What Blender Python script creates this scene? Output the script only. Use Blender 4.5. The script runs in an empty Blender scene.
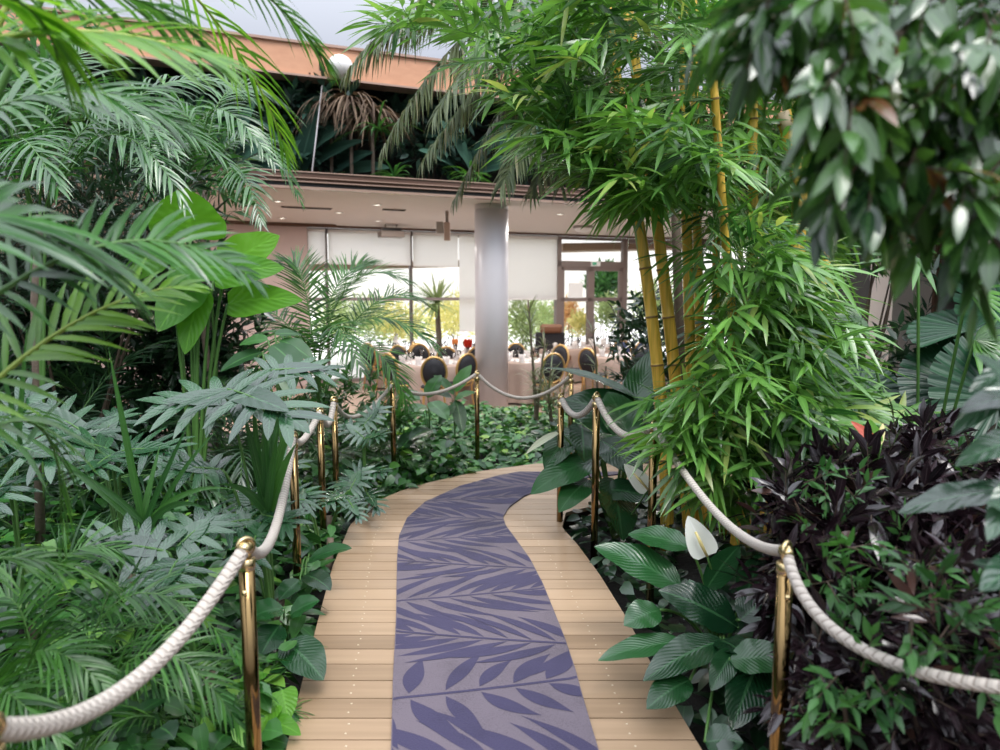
import bpy, math, random
import numpy as np
from mathutils import Matrix, Vector
R = np.random.default_rng(7)
PI = math.pi
S = bpy.context.scene
COL = S.collection
A = lambda *v: np.array(v, float)

# ------------------------------------------------------------------ camera
H, F, TH = 1.65, 700.0, math.atan(80/700.0)
cd = bpy.data.cameras.new('camera'); cam = bpy.data.objects.new('camera', cd); COL.objects.link(cam)
cam.location = (0, 0, H); cam.rotation_euler = (PI/2-TH, 0, 0)
cd.sensor_width = 36; cd.lens = F*36/1000; cd.clip_start = .05; cd.clip_end = 300
cd.dof.use_dof = True; cd.dof.focus_distance = 4.0; cd.dof.aperture_fstop = 2.0
S.camera = cam
vs = S.view_settings
vs.view_transform = 'Standard'; vs.look = 'None'; vs.gamma = 1; vs.exposure = 0; vs.use_curve_mapping = False

def ray(px, py):
    dx, dy = (px-500)/F, (375-py)/F
    return A(dx, math.cos(TH)+dy*math.sin(TH), -math.sin(TH)+dy*math.cos(TH))
def at(px, py, Y):                      # the point seen at a pixel at distance Y into the scene
    d = ray(px, py); return A(0, 0, H)+d*(Y/d[1])
def gr(px, py, z=0.0):                  # the point of the level z seen at a pixel
    d = ray(px, py); return A(0, 0, H)+d*((z-H)/d[2])
def norm(v):
    return v/np.maximum(np.linalg.norm(v, axis=-1, keepdims=True), 1e-9)

# ------------------------------------------------------------------ mesh builder
class MB:
    def __init__(s): s.v, s.f, s.uv, s.r, s.m, s.n = [], [], [], [], [], 0
    def add(s, v, f, uv=None, r=None, mi=0):
        v = np.asarray(v, float).reshape(-1, 3); f = np.asarray(f, int).reshape(-1, 4)
        s.v.append(v); s.f.append(f+s.n); s.n += len(v)
        s.uv.append(np.zeros((len(v), 2)) if uv is None else np.asarray(uv, float).reshape(-1, 2))
        s.r.append(np.full(len(v), .5) if r is None else np.asarray(r, float).reshape(-1))
        s.m.append(np.full(len(f), mi, int)); return s
    def build(s, name, mats, parent=None, loc=(0, 0, 0), smooth=True, bevel=0):
        if not isinstance(mats, (list, tuple)): mats = [mats]
        me = bpy.data.meshes.new(name)
        v = np.concatenate(s.v); f = np.concatenate(s.f); uv = np.concatenate(s.uv); r = np.concatenate(s.r); mi = np.concatenate(s.m)
        off = np.array(loc, float)
        if parent is not None:
            p = parent
            while p.parent is not None: p = p.parent
            off = np.array(p.location)
        v = v-off
        me.vertices.add(len(v)); me.vertices.foreach_set('co', v.astype(np.float32).ravel())
        me.loops.add(f.size); me.loops.foreach_set('vertex_index', f.astype(np.int32).ravel())
        me.polygons.add(len(f)); me.polygons.foreach_set('loop_start', np.arange(0, f.size, 4, dtype=np.int32))
        me.polygons.foreach_set('material_index', mi.astype(np.int32))
        me.polygons.foreach_set('use_smooth', np.full(len(f), bool(smooth)))
        ul = me.uv_layers.new(name='UVMap'); ul.data.foreach_set('uv', uv[f.ravel()].astype(np.float32).ravel())
        at_ = me.attributes.new('rnd', 'FLOAT', 'POINT'); at_.data.foreach_set('value', r.astype(np.float32))
        me.update(); me.validate()
        for m in mats: me.materials.append(m)
        o = bpy.data.objects.new(name, me); COL.objects.link(o)
        if parent is not None: o.parent = parent
        else: o.location = off
        if bevel:
            b = o.modifiers.new('bevel', 'BEVEL'); b.width = bevel; b.segments = 2; b.limit_method = 'ANGLE'
        return o

def tag(o, label=None, cat=None, group=None, kind=None):
    if label: o['label'] = label
    if cat: o['category'] = cat
    if group: o['group'] = group
    if kind: o['kind'] = kind
    return o
def thing(name, label, cat, loc=(0, 0, 0), group=None):
    o = bpy.data.objects.new(name, None); COL.objects.link(o); o.location = loc; o.empty_display_size = .1
    return tag(o, label, cat, group)
def structure(o): o['kind'] = 'structure'; return o
def copy_tree(o, parent=None):
    c = o.copy(); COL.objects.link(c)
    if parent is not None: c.parent = parent; c.matrix_parent_inverse = o.matrix_parent_inverse
    for ch in list(o.children): copy_tree(ch, c)
    return c

CUBE = np.array([[0,3,2,1],[4,5,6,7],[0,1,5,4],[1,2,6,5],[2,3,7,6],[3,0,4,7]])
def box(mb, c, size, ax=None, mi=0):    # centre, size, optional 3x3 axes as rows
    h = np.array(size)/2.0
    k = np.array([[-1,-1,-1],[1,-1,-1],[1,1,-1],[-1,1,-1],[-1,-1,1],[1,-1,1],[1,1,1],[-1,1,1]])*h
    if ax is not None: k = k@np.array(ax)
    mb.add(k+np.array(c), CUBE, mi=mi); return mb
def hexa(mb, pts8, mi=0): mb.add(pts8, CUBE, mi=mi); return mb
def tube(mb, P, r, n=8, mi=0, cap=True, rr=.5):
    P = np.asarray(P, float); m = len(P); r = np.broadcast_to(np.asarray(r, float), (m,))
    T = norm(np.gradient(P, axis=0))
    ref = A(0, 0, 1) if abs(T[0][2]) < .9 else A(1, 0, 0)
    U = np.zeros_like(P); u = norm(np.cross(T[0], ref))
    for i in range(m):
        u = norm(u-T[i]*np.dot(u, T[i])); U[i] = u
    V = np.cross(T, U); a = np.arange(n)*2*PI/n
    ring = P[:, None]+r[:, None, None]*(np.cos(a)[None, :, None]*U[:, None]+np.sin(a)[None, :, None]*V[:, None])
    v = ring.reshape(-1, 3); i, j = np.meshgrid(np.arange(m-1), np.arange(n), indexing='ij'); k = (j+1) % n
    f = np.stack([i*n+j, i*n+k, (i+1)*n+k, (i+1)*n+j], -1).reshape(-1, 4)
    d = np.concatenate([[0], np.cumsum(np.linalg.norm(np.diff(P, axis=0), axis=1))])
    uv = np.stack([np.repeat(d, n), np.tile(np.arange(n)/n, m)], -1)
    if cap:
        v = np.concatenate([v, P[:1], P[-1:]]); c0, c1 = m*n, m*n+1; jj = np.arange(0, n, 2); q = np.arange(n)
        f = np.concatenate([f, np.stack([np.full(len(jj), c0), (jj+2) % n, (jj+1) % n, jj], -1),
                            np.stack([np.full(len(jj), c1), (m-1)*n+jj, (m-1)*n+(jj+1) % n, (m-1)*n+(jj+2) % n], -1)])
        uv = np.concatenate([uv, [[0, 0], [d[-1], 0]]])
    mb.add(v, f, uv, np.full(len(v), rr), mi); return mb
def lathe(mb, c, prof, n=24, mi=0, ax=None):   # prof: (radius, height) pairs
    p = np.array(prof, float); m = len(p); a = np.arange(n)*2*PI/n
    v = np.stack([p[:, 0][:, None]*np.cos(a), p[:, 0][:, None]*np.sin(a), np.repeat(p[:, 1][:, None], n, 1)], -1).reshape(-1, 3)
    if ax is not None: v = v@np.array(ax)
    i, j = np.meshgrid(np.arange(m-1), np.arange(n), indexing='ij'); k = (j+1) % n
    f = np.stack([i*n+j, i*n+k, (i+1)*n+k, (i+1)*n+j], -1).reshape(-1, 4)
    mb.add(v+np.array(c), f, mi=mi); return mb
def ball(mb, c, r, n=16, sq=1.0, mi=0):
    t = np.linspace(-PI/2, PI/2, n//2+1)
    return lathe(mb, c, [(max(r*math.cos(x), 1e-4), r*sq*math.sin(x)) for x in t], n, mi)
def bez(p0, p1, p2, n=20):               # smooth curve through three points
    p0, p1, p2 = map(np.asarray, (p0, p1, p2)); c = 2*p1-.5*(p0+p2); t = np.linspace(0, 1, n)[:, None]
    return (1-t)**2*p0+2*t*(1-t)*c+t*t*p2

# ------------------------------------------------------------------ leaves
PROF = {
 'lance': lambda s: np.maximum(np.sin(PI*s**.62)**.85, .03),
 'ellip': lambda s: np.maximum(np.sin(PI*s**.82)**.72, .03),
 'heart': lambda s: np.maximum((1-s)**.72*(s+.02)**.24*1.62, .03),
 'weave': lambda s: np.maximum(np.sin(PI*s**.85)**1.15, .02),
 'strap': lambda s: np.maximum(np.minimum(1, .55+s*2.5)*(1-s**2.6), .03),
 'lobe':  lambda s: np.maximum(np.minimum(1, .62+s*1.6)*(1-s**3.2)**.8, .04),
 'wedge': lambda s: np.maximum(np.minimum(1, s*1.02)*(1-np.maximum(0, s-.93)*4), .02),
}
GZ = A(0, 0, -1.0)
def leaves(mb, B, D, N, L, W, prof='lance', ns=5, na=1, droop=0., fold=.12, wave=0., mi=0, rnd=None):
    B = np.atleast_2d(np.asarray(B, float)); n = len(B)
    bc = lambda x: np.broadcast_to(np.asarray(x, float), (n,))
    D = norm(np.broadcast_to(np.asarray(D, float), (n, 3))); N = np.broadcast_to(np.asarray(N, float), (n, 3))
    L, W, dr = bc(L), bc(W), bc(droop)
    bad = np.abs((norm(N)*D).sum(-1)) > .97
    N = np.where(bad[:, None], N+A(.6, .31, .2), N)
    T = norm(np.cross(D, N)); s = np.linspace(0, 1, ns+1)
    Ds = norm(D[:, None]+GZ*(dr[:, None]*s[None])[..., None])
    step = (Ds[:, 1:]+Ds[:, :-1])/2*(L/ns)[:, None, None]
    C = np.concatenate([B[:, None], B[:, None]+np.cumsum(step, 1)], 1)
    Ns = np.cross(T[:, None], Ds)
    a = np.linspace(-1, 1, 2*na+1)
    w = PROF[prof](s)[None]*(W/2)[:, None]
    lift = fold*np.abs(a)
    V = C[:, :, None]+T[:, None, None]*(w[..., None]*a)[..., None]+Ns[:, :, None]*(w[..., None]*lift)[..., None]
    if wave:
        ph = R.uniform(0, 6, n)
        wv = wave*np.sin(s[None]*17+ph[:, None])[..., None]*np.abs(a)*w[..., None]*np.sign(a+.01)
        V = V+Ns[:, :, None]*wv[..., None]
    na2 = 2*na+1; per = (ns+1)*na2
    i, j = np.meshgrid(np.arange(ns), np.arange(2*na), indexing='ij')
    q = np.stack([i*na2+j, i*na2+j+1, (i+1)*na2+j+1, (i+1)*na2+j], -1).reshape(-1, 4)
    f = (q[None]+(np.arange(n)*per)[:, None, None]).reshape(-1, 4)
    uv = np.stack(np.broadcast_arrays(s[:, None], (a*.5+.5)[None]), -1).reshape(1, -1, 2)
    r = R.random(n) if rnd is None else bc(rnd)
    mb.add(V.reshape(-1, 3), f, np.broadcast_to(uv, (n, per, 2)), np.repeat(r, per), mi)
    return C[:, -1]

def rdir(n, zlo=-1, zhi=1):
    a = R.uniform(0, 2*PI, n); z = R.uniform(zlo, zhi, n); h = np.sqrt(1-z*z)
    return np.stack([h*np.cos(a), h*np.sin(a), z], -1)

def frond(mb, P, n=36, ll=.3, lw=.022, a0=72, a1=22, droop=.5, rr=.008, vee=.15, t0=.12, roll=0., jit=.12, rach=True, rmi=1, lprof='strap', ns=4, tilt=0.):
    """a feather leaf: a stalk along P with leaflets in two rows"""
    P = np.asarray(P, float); m = len(P); T = norm(np.gradient(P, axis=0))
    ch = P[-1]-P[0]; hz = A(ch[0], ch[1], 0)
    if np.linalg.norm(hz) < .15*np.linalg.norm(ch): hz = A(.8, .6, 0)
    roll = roll-tilt*np.sign(hz[0])*min(1, abs(hz[0])/max(np.linalg.norm(hz), 1e-6)*1.5)
    Sd = norm(np.cross(hz, A(0, 0, 1)))
    t = np.linspace(t0, .99, n)+R.uniform(-.3, .3, n)/n
    t = np.clip(t, 0, 1); ix = t*(m-1); i0 = np.minimum(ix.astype(int), m-2); fr = (ix-i0)[:, None]
    Pt = P[i0]*(1-fr)+P[i0+1]*fr; Tt = norm(T[i0]*(1-fr)+T[i0+1]*fr)
    Ut = norm(np.cross(Sd, Tt)); cr, sr = math.cos(roll), math.sin(roll)
    St = norm(np.cross(Tt, Ut)); S2 = St*cr+Ut*sr; U2 = Ut*cr-St*sr
    tt = (t-t0)/(1-t0)
    al = np.radians(a0+(a1-a0)*tt)
    le = ll*np.clip(np.sin(PI*(.18+.74*tt))**.8, .25, 1)
    for sg in (1, -1):
        aj = al+R.normal(0, jit, n)
        D = Tt*np.cos(aj)[:, None]+sg*S2*np.sin(aj)[:, None]+U2*(vee+R.normal(0, jit*.6, n))[:, None]
        leaves(mb, Pt, D, U2+R.normal(0, .15, (n, 3)), le*R.uniform(.88, 1.1, n), lw*R.uniform(.8, 1.1, n), lprof, ns=ns, na=1, droop=droop, fold=.25)
    if rach:
        tube(mb, P[::max(1, m//12)], np.linspace(rr, rr*.3, len(P[::max(1, m//12)])), 5, mi=rmi)
    return mb
def arch(p, az, el, L, bend, n=16):      # a stalk leaving p at azimuth/elevation and bending under its weight
    d = A(math.cos(az)*math.cos(el), math.sin(az)*math.cos(el), math.sin(el)); P = [np.array(p, float)]
    for i in range(n-1):
        dd = norm(d+GZ*bend*((i+.5)/n)); P.append(P[-1]+dd*L/(n-1))
    return np.array(P)

def spray(mb, P, D, nl=8, L=.22, W=.026, tl=.3, droop=.7, spread=55, lprof='lance', mi=0, tmi=1, twig=True, ns=4, cone=False):
    """twigs at P along D carrying nl alternate leaves each"""
    P = np.atleast_2d(P); D = norm(np.atleast_2d(D)); n = len(P)
    sd = norm(np.cross(D, A(0, 0, 1)+R.normal(0, .35, (n, 3)))); up = np.cross(sd, D)
    rn = np.clip(R.normal(.5, .22, n), 0, 1)
    for k in range(nl):
        t = (k+.6)/nl; sg = 1 if k % 2 else -1
        ang = np.radians(spread*(1-.55*t)+R.normal(0, 9, n))
        if k == nl-1: ang = np.radians(R.normal(0, 8, n))
        ph = R.uniform(0, 2*PI, n) if cone else R.normal(0, .45, n)
        s2 = sd*np.cos(ph)[:, None]+up*np.sin(ph)[:, None]
        Dl = D*np.cos(ang)[:, None]+sg*s2*np.sin(ang)[:, None]
        leaves(mb, P+D*(tl*t), Dl, up+R.normal(0, .3, (n, 3)), L*R.uniform(.7, 1.15, n), W*R.uniform(.75, 1.15, n), lprof, ns=ns, na=1,
               droop=droop*R.uniform(.5, 1.3, n), fold=.18, mi=mi, rnd=np.clip(rn+R.normal(0, .12, n), 0, 1))
    if twig:
        for i in range(n): tube(mb, [P[i], P[i]+D[i]*tl*.5, P[i]+D[i]*tl], [.003, .0025, .0015], 3, mi=tmi, cap=False)
def cloud(cl):                           # points in clusters (px, py, rx, ry, Y, dY, n)
    out = []
    for px, py, rx, ry, Y, dY, n in cl:
        a = R.uniform(0, 2*PI, n); r = np.sqrt(R.random(n))
        for x, y, yy in zip(px+rx*r*np.cos(a), py+ry*r*np.sin(a), Y+dY*R.uniform(-1, 1, n)): out.append(at(x, y, yy))
    return np.array(out)

# ------------------------------------------------------------------ materials
def nt(name):
    m = bpy.data.materials.new(name); m.use_nodes = True; t = m.node_tree
    b = t.nodes['Principled BSDF']; return m, t, b, t.nodes.new, t.links.new
def plain(name, c, rough=.5, metal=0., spec=.5, noise=0., nscale=8., bump=0., bscale=60., emit=None):
    m, t, b, N, Lk = nt(name); b.inputs['Base Color'].default_value = (*c, 1); b.inputs['Roughness'].default_value = rough
    b.inputs['Metallic'].default_value = metal; b.inputs['Specular IOR Level'].default_value = spec
    tc = N('ShaderNodeTexCoord')
    if noise:
        nz = N('ShaderNodeTexNoise'); nz.inputs['Scale'].default_value = nscale; nz.inputs['Detail'].default_value = 4
        Lk(tc.outputs['Object'], nz.inputs['Vector'])
        mx = N('ShaderNodeMix'); mx.data_type = 'RGBA'; mx.inputs[6].default_value = (*[x*(1-noise) for x in c], 1); mx.inputs[7].default_value = (*[min(1, x*(1+noise)) for x in c], 1)
        Lk(nz.outputs['Fac'], mx.inputs[0]); Lk(mx.outputs[2], b.inputs['Base Color'])
    if bump:
        nz = N('ShaderNodeTexNoise'); nz.inputs['Scale'].default_value = bscale; Lk(tc.outputs['Object'], nz.inputs['Vector'])
        bp = N('ShaderNodeBump'); bp.inputs['Strength'].default_value = bump; bp.inputs['Distance'].default_value = .01
        Lk(nz.outputs['Fac'], bp.inputs['Height']); Lk(bp.outputs[0], b.inputs['Normal'])
    if emit: b.inputs['Emission Color'].default_value = (*c, 1); b.inputs['Emission Strength'].default_value = emit
    return m
def leafmat(name, c1, c2, trans=.3, rough=.38, spec=.6, vein=None, c3=None, tint=(1.1, 1.05, .62)):
    m, t, b, N, Lk = nt(name)
    at_ = N('ShaderNodeAttribute'); at_.attribute_name = 'rnd'
    cr = N('ShaderNodeValToRGB'); e = cr.color_ramp.elements; e[0].color = (*c1, 1); e[1].color = (*c2, 1); e[0].position = .1; e[1].position = .9
    if c3: x = e.new(.97); x.color = (*c3, 1)
    Lk(at_.outputs['Fac'], cr.inputs[0])
    b.inputs['Roughness'].default_value = rough; b.inputs['Specular IOR Level'].default_value = spec
    uv = N('ShaderNodeUVMap'); sp = N('ShaderNodeSeparateXYZ'); Lk(uv.outputs[0], sp.inputs[0])
    def mth(op, a, b_=None):
        q = N('ShaderNodeMath'); q.operation = op
        for k, x in enumerate((a, b_)):
            if x is None: continue
            if isinstance(x, (int, float)): q.inputs[k].default_value = x
            else: Lk(x, q.inputs[k])
        return q.outputs[0]
    v = mth('ABSOLUTE', mth('SUBTRACT', sp.outputs[1], .5))
    mid = mth('LESS_THAN', v, .035)
    mx = N('ShaderNodeMix'); mx.data_type = 'RGBA'; mx.inputs[7].default_value = (*[min(1, x*1.5+.02) for x in c2], 1)
    Lk(mth('MULTIPLY', mid, .5), mx.inputs[0]); Lk(cr.outputs[0], mx.inputs[6]); Lk(mx.outputs[2], b.inputs['Base Color'])
    if vein:
        K, M, st = vein
        w = mth('SINE', mth('MULTIPLY', mth('SUBTRACT', mth('MULTIPLY', sp.outputs[0], K), mth('MULTIPLY', v, M)), 2*PI))
        bp = N('ShaderNodeBump'); bp.inputs['Strength'].default_value = st; bp.inputs['Distance'].default_value = .004
        Lk(w, bp.inputs['Height']); Lk(bp.outputs[0], b.inputs['Normal'])
    tr = N('ShaderNodeBsdfTranslucent')
    tm = N('ShaderNodeMix'); tm.data_type = 'RGBA'; tm.blend_type = 'MULTIPLY'; tm.inputs[0].default_value = 1; tm.inputs[7].default_value = (*[x*1.3 for x in tint], 1)
    Lk(cr.outputs[0], tm.inputs[6]); Lk(tm.outputs[2], tr.inputs[0])
    ms = N('ShaderNodeMixShader'); ms.inputs[0].default_value = trans
    Lk(b.outputs[0], ms.inputs[1]); Lk(tr.outputs[0], ms.inputs[2]); Lk(ms.outputs[0], t.nodes['Material Output'].inputs[0])
    return m
M = {}
M['palm'] = leafmat('palm_leaf', (.03, .115, .016), (.085, .24, .03), .34, .3, .9)
M['palm_bright'] = leafmat('palm_leaf_bright', (.07, .21, .02), (.2, .42, .035), .45, .34, .8)
M['palm_blue'] = leafmat('palm_leaf_bluish', (.018, .08, .018), (.055, .18, .035), .28, .27, .9)
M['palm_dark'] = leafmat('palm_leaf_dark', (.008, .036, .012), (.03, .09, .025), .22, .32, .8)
M['palm_olive'] = leafmat('palm_leaf_olive', (.07, .10, .05), (.19, .23, .12), .3, .5, .6, c3=(.26, .23, .14))
M['fern'] = leafmat('fern_palm_leaf', (.014, .065, .012), (.06, .19, .028), .28, .34, .5)
M['bamboo'] = leafmat('bamboo_leaf', (.018, .085, .018), (.18, .40, .075), .38, .3, 1.0, c3=(.34, .42, .12))
M['philo'] = leafmat('philodendron_leaf', (.012, .048, .022), (.03, .10, .038), .15, .25, 1.1, vein=(7, 3, .15))
M['lily'] = leafmat('peace_lily_leaf', (.005, .028, .010), (.018, .08, .022), .12, .22, .6, vein=(13, 9, .13))
M['bright'] = leafmat('bright_big_leaf', (.07, .25, .02), (.14, .38, .03), .5, .4, .5, vein=(7, 5, .3))
M['strap'] = leafmat('strap_leaf', (.018, .085, .018), (.06, .19, .035), .26, .3, .8, vein=(0, 6, .3))
M['pothos'] = leafmat('pothos_leaf', (.008, .045, .012), (.045, .17, .028), .22, .3, .7, c3=(.16, .34, .05))
M['ivy'] = leafmat('ground_ivy_leaf', (.02, .075, .028), (.075, .24, .055), .22, .4, .6, c3=(.24, .42, .06))
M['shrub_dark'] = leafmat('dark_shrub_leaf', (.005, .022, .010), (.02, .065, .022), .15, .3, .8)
M['shrub_mid'] = leafmat('green_shrub_leaf', (.02, .08, .022), (.065, .2, .045), .35, .38, .6)
M['purple'] = leafmat('purple_leaf', (.005, .003, .004), (.028, .015, .02), .05, .22, .6, c3=(.08, .04, .03), tint=(1.1, .6, .8))
M['fig'] = leafmat('fig_leaf', (.012, .045, .014), (.09, .22, .045), .36, .24, 1.2, c3=(.20, .08, .03))
M['fan'] = leafmat('fan_palm_leaf', (.008, .038, .02), (.02, .075, .033), .2, .34, .45, vein=(0, 2, .3))
M['dry'] = leafmat('dry_leaf', (.07, .045, .03), (.2, .14, .095), .2, .7, .2, tint=(1, .9, .7))
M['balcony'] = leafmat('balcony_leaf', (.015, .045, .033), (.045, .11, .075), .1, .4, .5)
M['croton'] = leafmat('croton_leaf', (.5, .035, .03), (.62, .16, .08), .3, .4, .5, tint=(1.1, 1, .6))
M['yellow'] = leafmat('garden_yellow_leaf', (.5, .5, .2), (.85, .76, .36), .4, .5, .4, tint=(1, 1, .8))  # garden leaf colours paled to imitate overexposed daylight and haze on the glass
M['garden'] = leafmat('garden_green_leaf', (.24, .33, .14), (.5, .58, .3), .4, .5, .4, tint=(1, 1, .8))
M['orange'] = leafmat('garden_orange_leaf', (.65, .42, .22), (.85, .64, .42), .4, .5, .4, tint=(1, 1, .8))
M['spathe'] = leafmat('white_spathe', (.72, .74, .66), (.85, .87, .8), .3, .45, .4, tint=(.8, .8, .75))
M['pale'] = leafmat('pale_leaf', (.42, .46, .33), (.55, .58, .42), .3, .5, .4, tint=(.8, .8, .7))
M['stalk'] = plain('green_stalk', (.07, .17, .035), .5)
M['stalk_y'] = plain('yellow_stalk', (.25, .34, .05), .5)
M['wood_twig'] = plain('brown_twig', (.06, .04, .025), .8)
M['bark'] = plain('grey_bark', (.16, .12, .09), .85, noise=.4, nscale=25, bump=.5)
M['spadix'] = plain('spadix', (.6, .5, .2), .6)
M['soil'] = plain('soil', (.012, .010, .008), .95, noise=.5, nscale=20, bump=.8, bscale=40)
M['brass'] = plain('polished_brass', (.24, .16, .07), .1, 1.0, noise=.12, nscale=5)
M['brass_b'] = plain('bright_brass', (.66, .52, .28), .25, 1.0)
M['cream'] = plain('cream_plaster', (.72, .60, .53), .75, noise=.04)
M['ceil'] = plain('ceiling_plaster', (.72, .66, .61), .8, noise=.03)
M['pinkwall'] = plain('pink_wall', (.60, .47, .45), .8, noise=.05)
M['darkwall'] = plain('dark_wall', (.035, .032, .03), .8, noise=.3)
M['column'] = plain('column_paint', (.60, .57, .60), .36, noise=.03, nscale=3)
M['fascia'] = plain('bronze_metal', (.15, .085, .062), .35, .4, noise=.15, nscale=3)
M['fascia_lt'] = plain('bronze_edge', (.42, .28, .22), .35, .3)
M['black'] = plain('black_metal', (.015, .014, .015), .4)
M['terra'] = None
M['frame'] = plain('taupe_frame', (.20, .155, .14), .5)
M['mull'] = plain('grey_mullion', (.24, .20, .19), .5)
M['white'] = plain('white_paint', (.82, .80, .78), .5)
M['paper'] = plain('white_paper', (.85, .85, .85), .7)
M['vent'] = plain('vent_metal', (.28, .23, .2), .5)
M['linen'] = plain('beige_linen', (.36, .265, .22), .85, noise=.06, nscale=6)
M['linen_w'] = plain('white_linen', (.58, .53, .51), .8)
M['gold'] = plain('gold_frame', (.58, .36, .14), .35, .6)
M['navy'] = plain('dark_upholstery', (.012, .011, .015), .75)
M['blue'] = plain('blue_upholstery', (.06, .08, .17), .7)
M['brownleather'] = plain('brown_leather', (.17, .07, .035), .5)
M['red'] = plain('red_cloth', (.75, .05, .02), .6)
M['orange_c'] = plain('orange_cloth', (.8, .3, .08), .6)
M['floor'] = plain('dining_floor', (.36, .25, .19), .5, noise=.15, nscale=3)
M['terrace'] = plain('terrace_paving', (.80, .77, .72), .7, noise=.08)
M['beige'] = plain('beige_awning', (.30, .20, .13), .8)
M['screw'] = plain('pale_screw', (.62, .52, .38), .5)
M['deck_gap'] = plain('deck_underside', (.03, .02, .015), .9)
M['steel'] = plain('steel_cable', (.28, .27, .27), .5, .3)
M['lamp'] = plain('lamp_lens', (1, .93, .82), .4, emit=3.0)
M['exit'] = plain('exit_green', (.1, .5, .3), .5)
def glassmat(name, mix=.06):
    m, t, b, N, Lk = nt(name); t.nodes.remove(b)
    tr = N('ShaderNodeBsdfTransparent'); gl = N('ShaderNodeBsdfGlossy'); gl.inputs['Roughness'].default_value = .02
    fr = N('ShaderNodeLayerWeight'); fr.inputs[0].default_value = mix*4; ms = N('ShaderNodeMixShader')
    Lk(fr.outputs['Fresnel'], ms.inputs[0]); Lk(tr.outputs[0], ms.inputs[1]); Lk(gl.outputs[0], ms.inputs[2]); Lk(ms.outputs[0], t.nodes['Material Output'].inputs[0]); return m
M['glass'] = glassmat('window_glass', .03); M['wineglass'] = glassmat('wine_glass', .1)
def fabric_blind():
    m, t, b, N, Lk = nt('blind_fabric'); b.inputs['Base Color'].default_value = (.9, .88, .86, 1); b.inputs['Roughness'].default_value = .9
    tr = N('ShaderNodeBsdfTranslucent'); tr.inputs[0].default_value = (.95, .94, .92, 1); ms = N('ShaderNodeMixShader'); ms.inputs[0].default_value = .75
    Lk(b.outputs[0], ms.inputs[1]); Lk(tr.outputs[0], ms.inputs[2]); Lk(ms.outputs[0], t.nodes['Material Output'].inputs[0]); return m
M['blind'] = fabric_blind()
def grain(name, c1, c2, axis='X', sc=1.0, rough=.5, spec=.5, island=True):
    m, t, b, N, Lk = nt(name)
    tc = N('ShaderNodeTexCoord'); mp = N('ShaderNodeMapping'); Lk(tc.outputs['Object'], mp.inputs[0])
    mp.inputs['Scale'].default_value = (1.2*sc, 26*sc, 26*sc) if axis == 'X' else (26*sc, 1.2*sc, 26*sc) if axis == 'Y' else (26*sc, 26*sc, 1.2*sc)
    at_ = N('ShaderNodeAttribute'); at_.attribute_name = 'rnd'
    ad = N('ShaderNodeVectorMath'); ad.operation = 'ADD'; mu = N('ShaderNodeMath'); mu.operation = 'MULTIPLY'; mu.inputs[1].default_value = 40
    Lk(at_.outputs['Fac'], mu.inputs[0]); Lk(mp.outputs[0], ad.inputs[0]); Lk(mu.outputs[0], ad.inputs[1])
    nz = N('ShaderNodeTexNoise'); nz.inputs['Scale'].default_value = 1; nz.inputs['Detail'].default_value = 6; Lk(ad.outputs[0], nz.inputs['Vector'])
    w2 = N('ShaderNodeMath'); w2.operation = 'MULTIPLY_ADD'; w2.inputs[1].default_value = .5; Lk(at_.outputs['Fac'], w2.inputs[0])
    m3 = N('ShaderNodeMath'); m3.operation = 'MULTIPLY'; m3.inputs[1].default_value = .5; Lk(nz.outputs['Fac'], m3.inputs[0]); Lk(m3.outputs[0], w2.inputs[2])
    cr = N('ShaderNodeValToRGB'); e = cr.color_ramp.elements; e[0].color = (*c1, 1); e[1].color = (*c2, 1); e[0].position = .22; e[1].position = .72
    Lk(w2.outputs[0], cr.inputs[0]); Lk(cr.outputs[0], b.inputs['Base Color']); b.inputs['Roughness'].default_value = rough; b.inputs['Specular IOR Level'].default_value = spec
    bp = N('ShaderNodeBump'); bp.inputs['Strength'].default_value = .15; bp.inputs['Distance'].default_value = .003; Lk(nz.outputs['Fac'], bp.inputs['Height']); Lk(bp.outputs[0], b.inputs['Normal'])
    return m
M['deck'] = grain('deck_wood', (.245, .162, .095), (.43, .295, .185), 'X', 1, .45)
M['terra'] = grain('copper_wood_cladding', (.50, .24, .135), (.66, .35, .21), 'X', .5, .55)
M['darkwood'] = grain('dark_wood', (.10, .05, .03), (.2, .1, .06), 'Z', 1, .5)
def culmmat():
    m, t, b, N, Lk = nt('golden_culm'); tc = N('ShaderNodeTexCoord'); mp = N('ShaderNodeMapping'); mp.inputs['Scale'].default_value = (30, 30, 1.2)
    Lk(tc.outputs['Object'], mp.inputs[0]); nz = N('ShaderNodeTexNoise'); nz.inputs['Scale'].default_value = 1.4; Lk(mp.outputs[0], nz.inputs['Vector'])
    cr = N('ShaderNodeValToRGB'); e = cr.color_ramp.elements; e[0].color = (.42, .29, .03, 1); e[1].color = (.80, .50, .08, 1); e[0].position = .3; e[1].position = .6
    x = e.new(.2); x.color = (.16, .24, .03, 1)
    uv = N('ShaderNodeUVMap'); sp = N('ShaderNodeSeparateXYZ'); Lk(uv.outputs[0], sp.inputs[0]); pp = N('ShaderNodeMath'); pp.operation = 'PINGPONG'; pp.inputs[1].default_value = .165
    Lk(sp.outputs[0], pp.inputs[0]); lt = N('ShaderNodeMath'); lt.operation = 'LESS_THAN'; lt.inputs[1].default_value = .007; Lk(pp.outputs[0], lt.inputs[0])
    mx = N('ShaderNodeMix'); mx.data_type = 'RGBA'; mx.inputs[7].default_value = (.22, .13, .04, 1); Lk(lt.outputs[0], mx.inputs[0])
    Lk(nz.outputs['Fac'], cr.inputs[0]); Lk(cr.outputs[0], mx.inputs[6]); Lk(mx.outputs[2], b.inputs['Base Color']); b.inputs['Roughness'].default_value = .38; return m
M['culm'] = culmmat()
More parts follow.
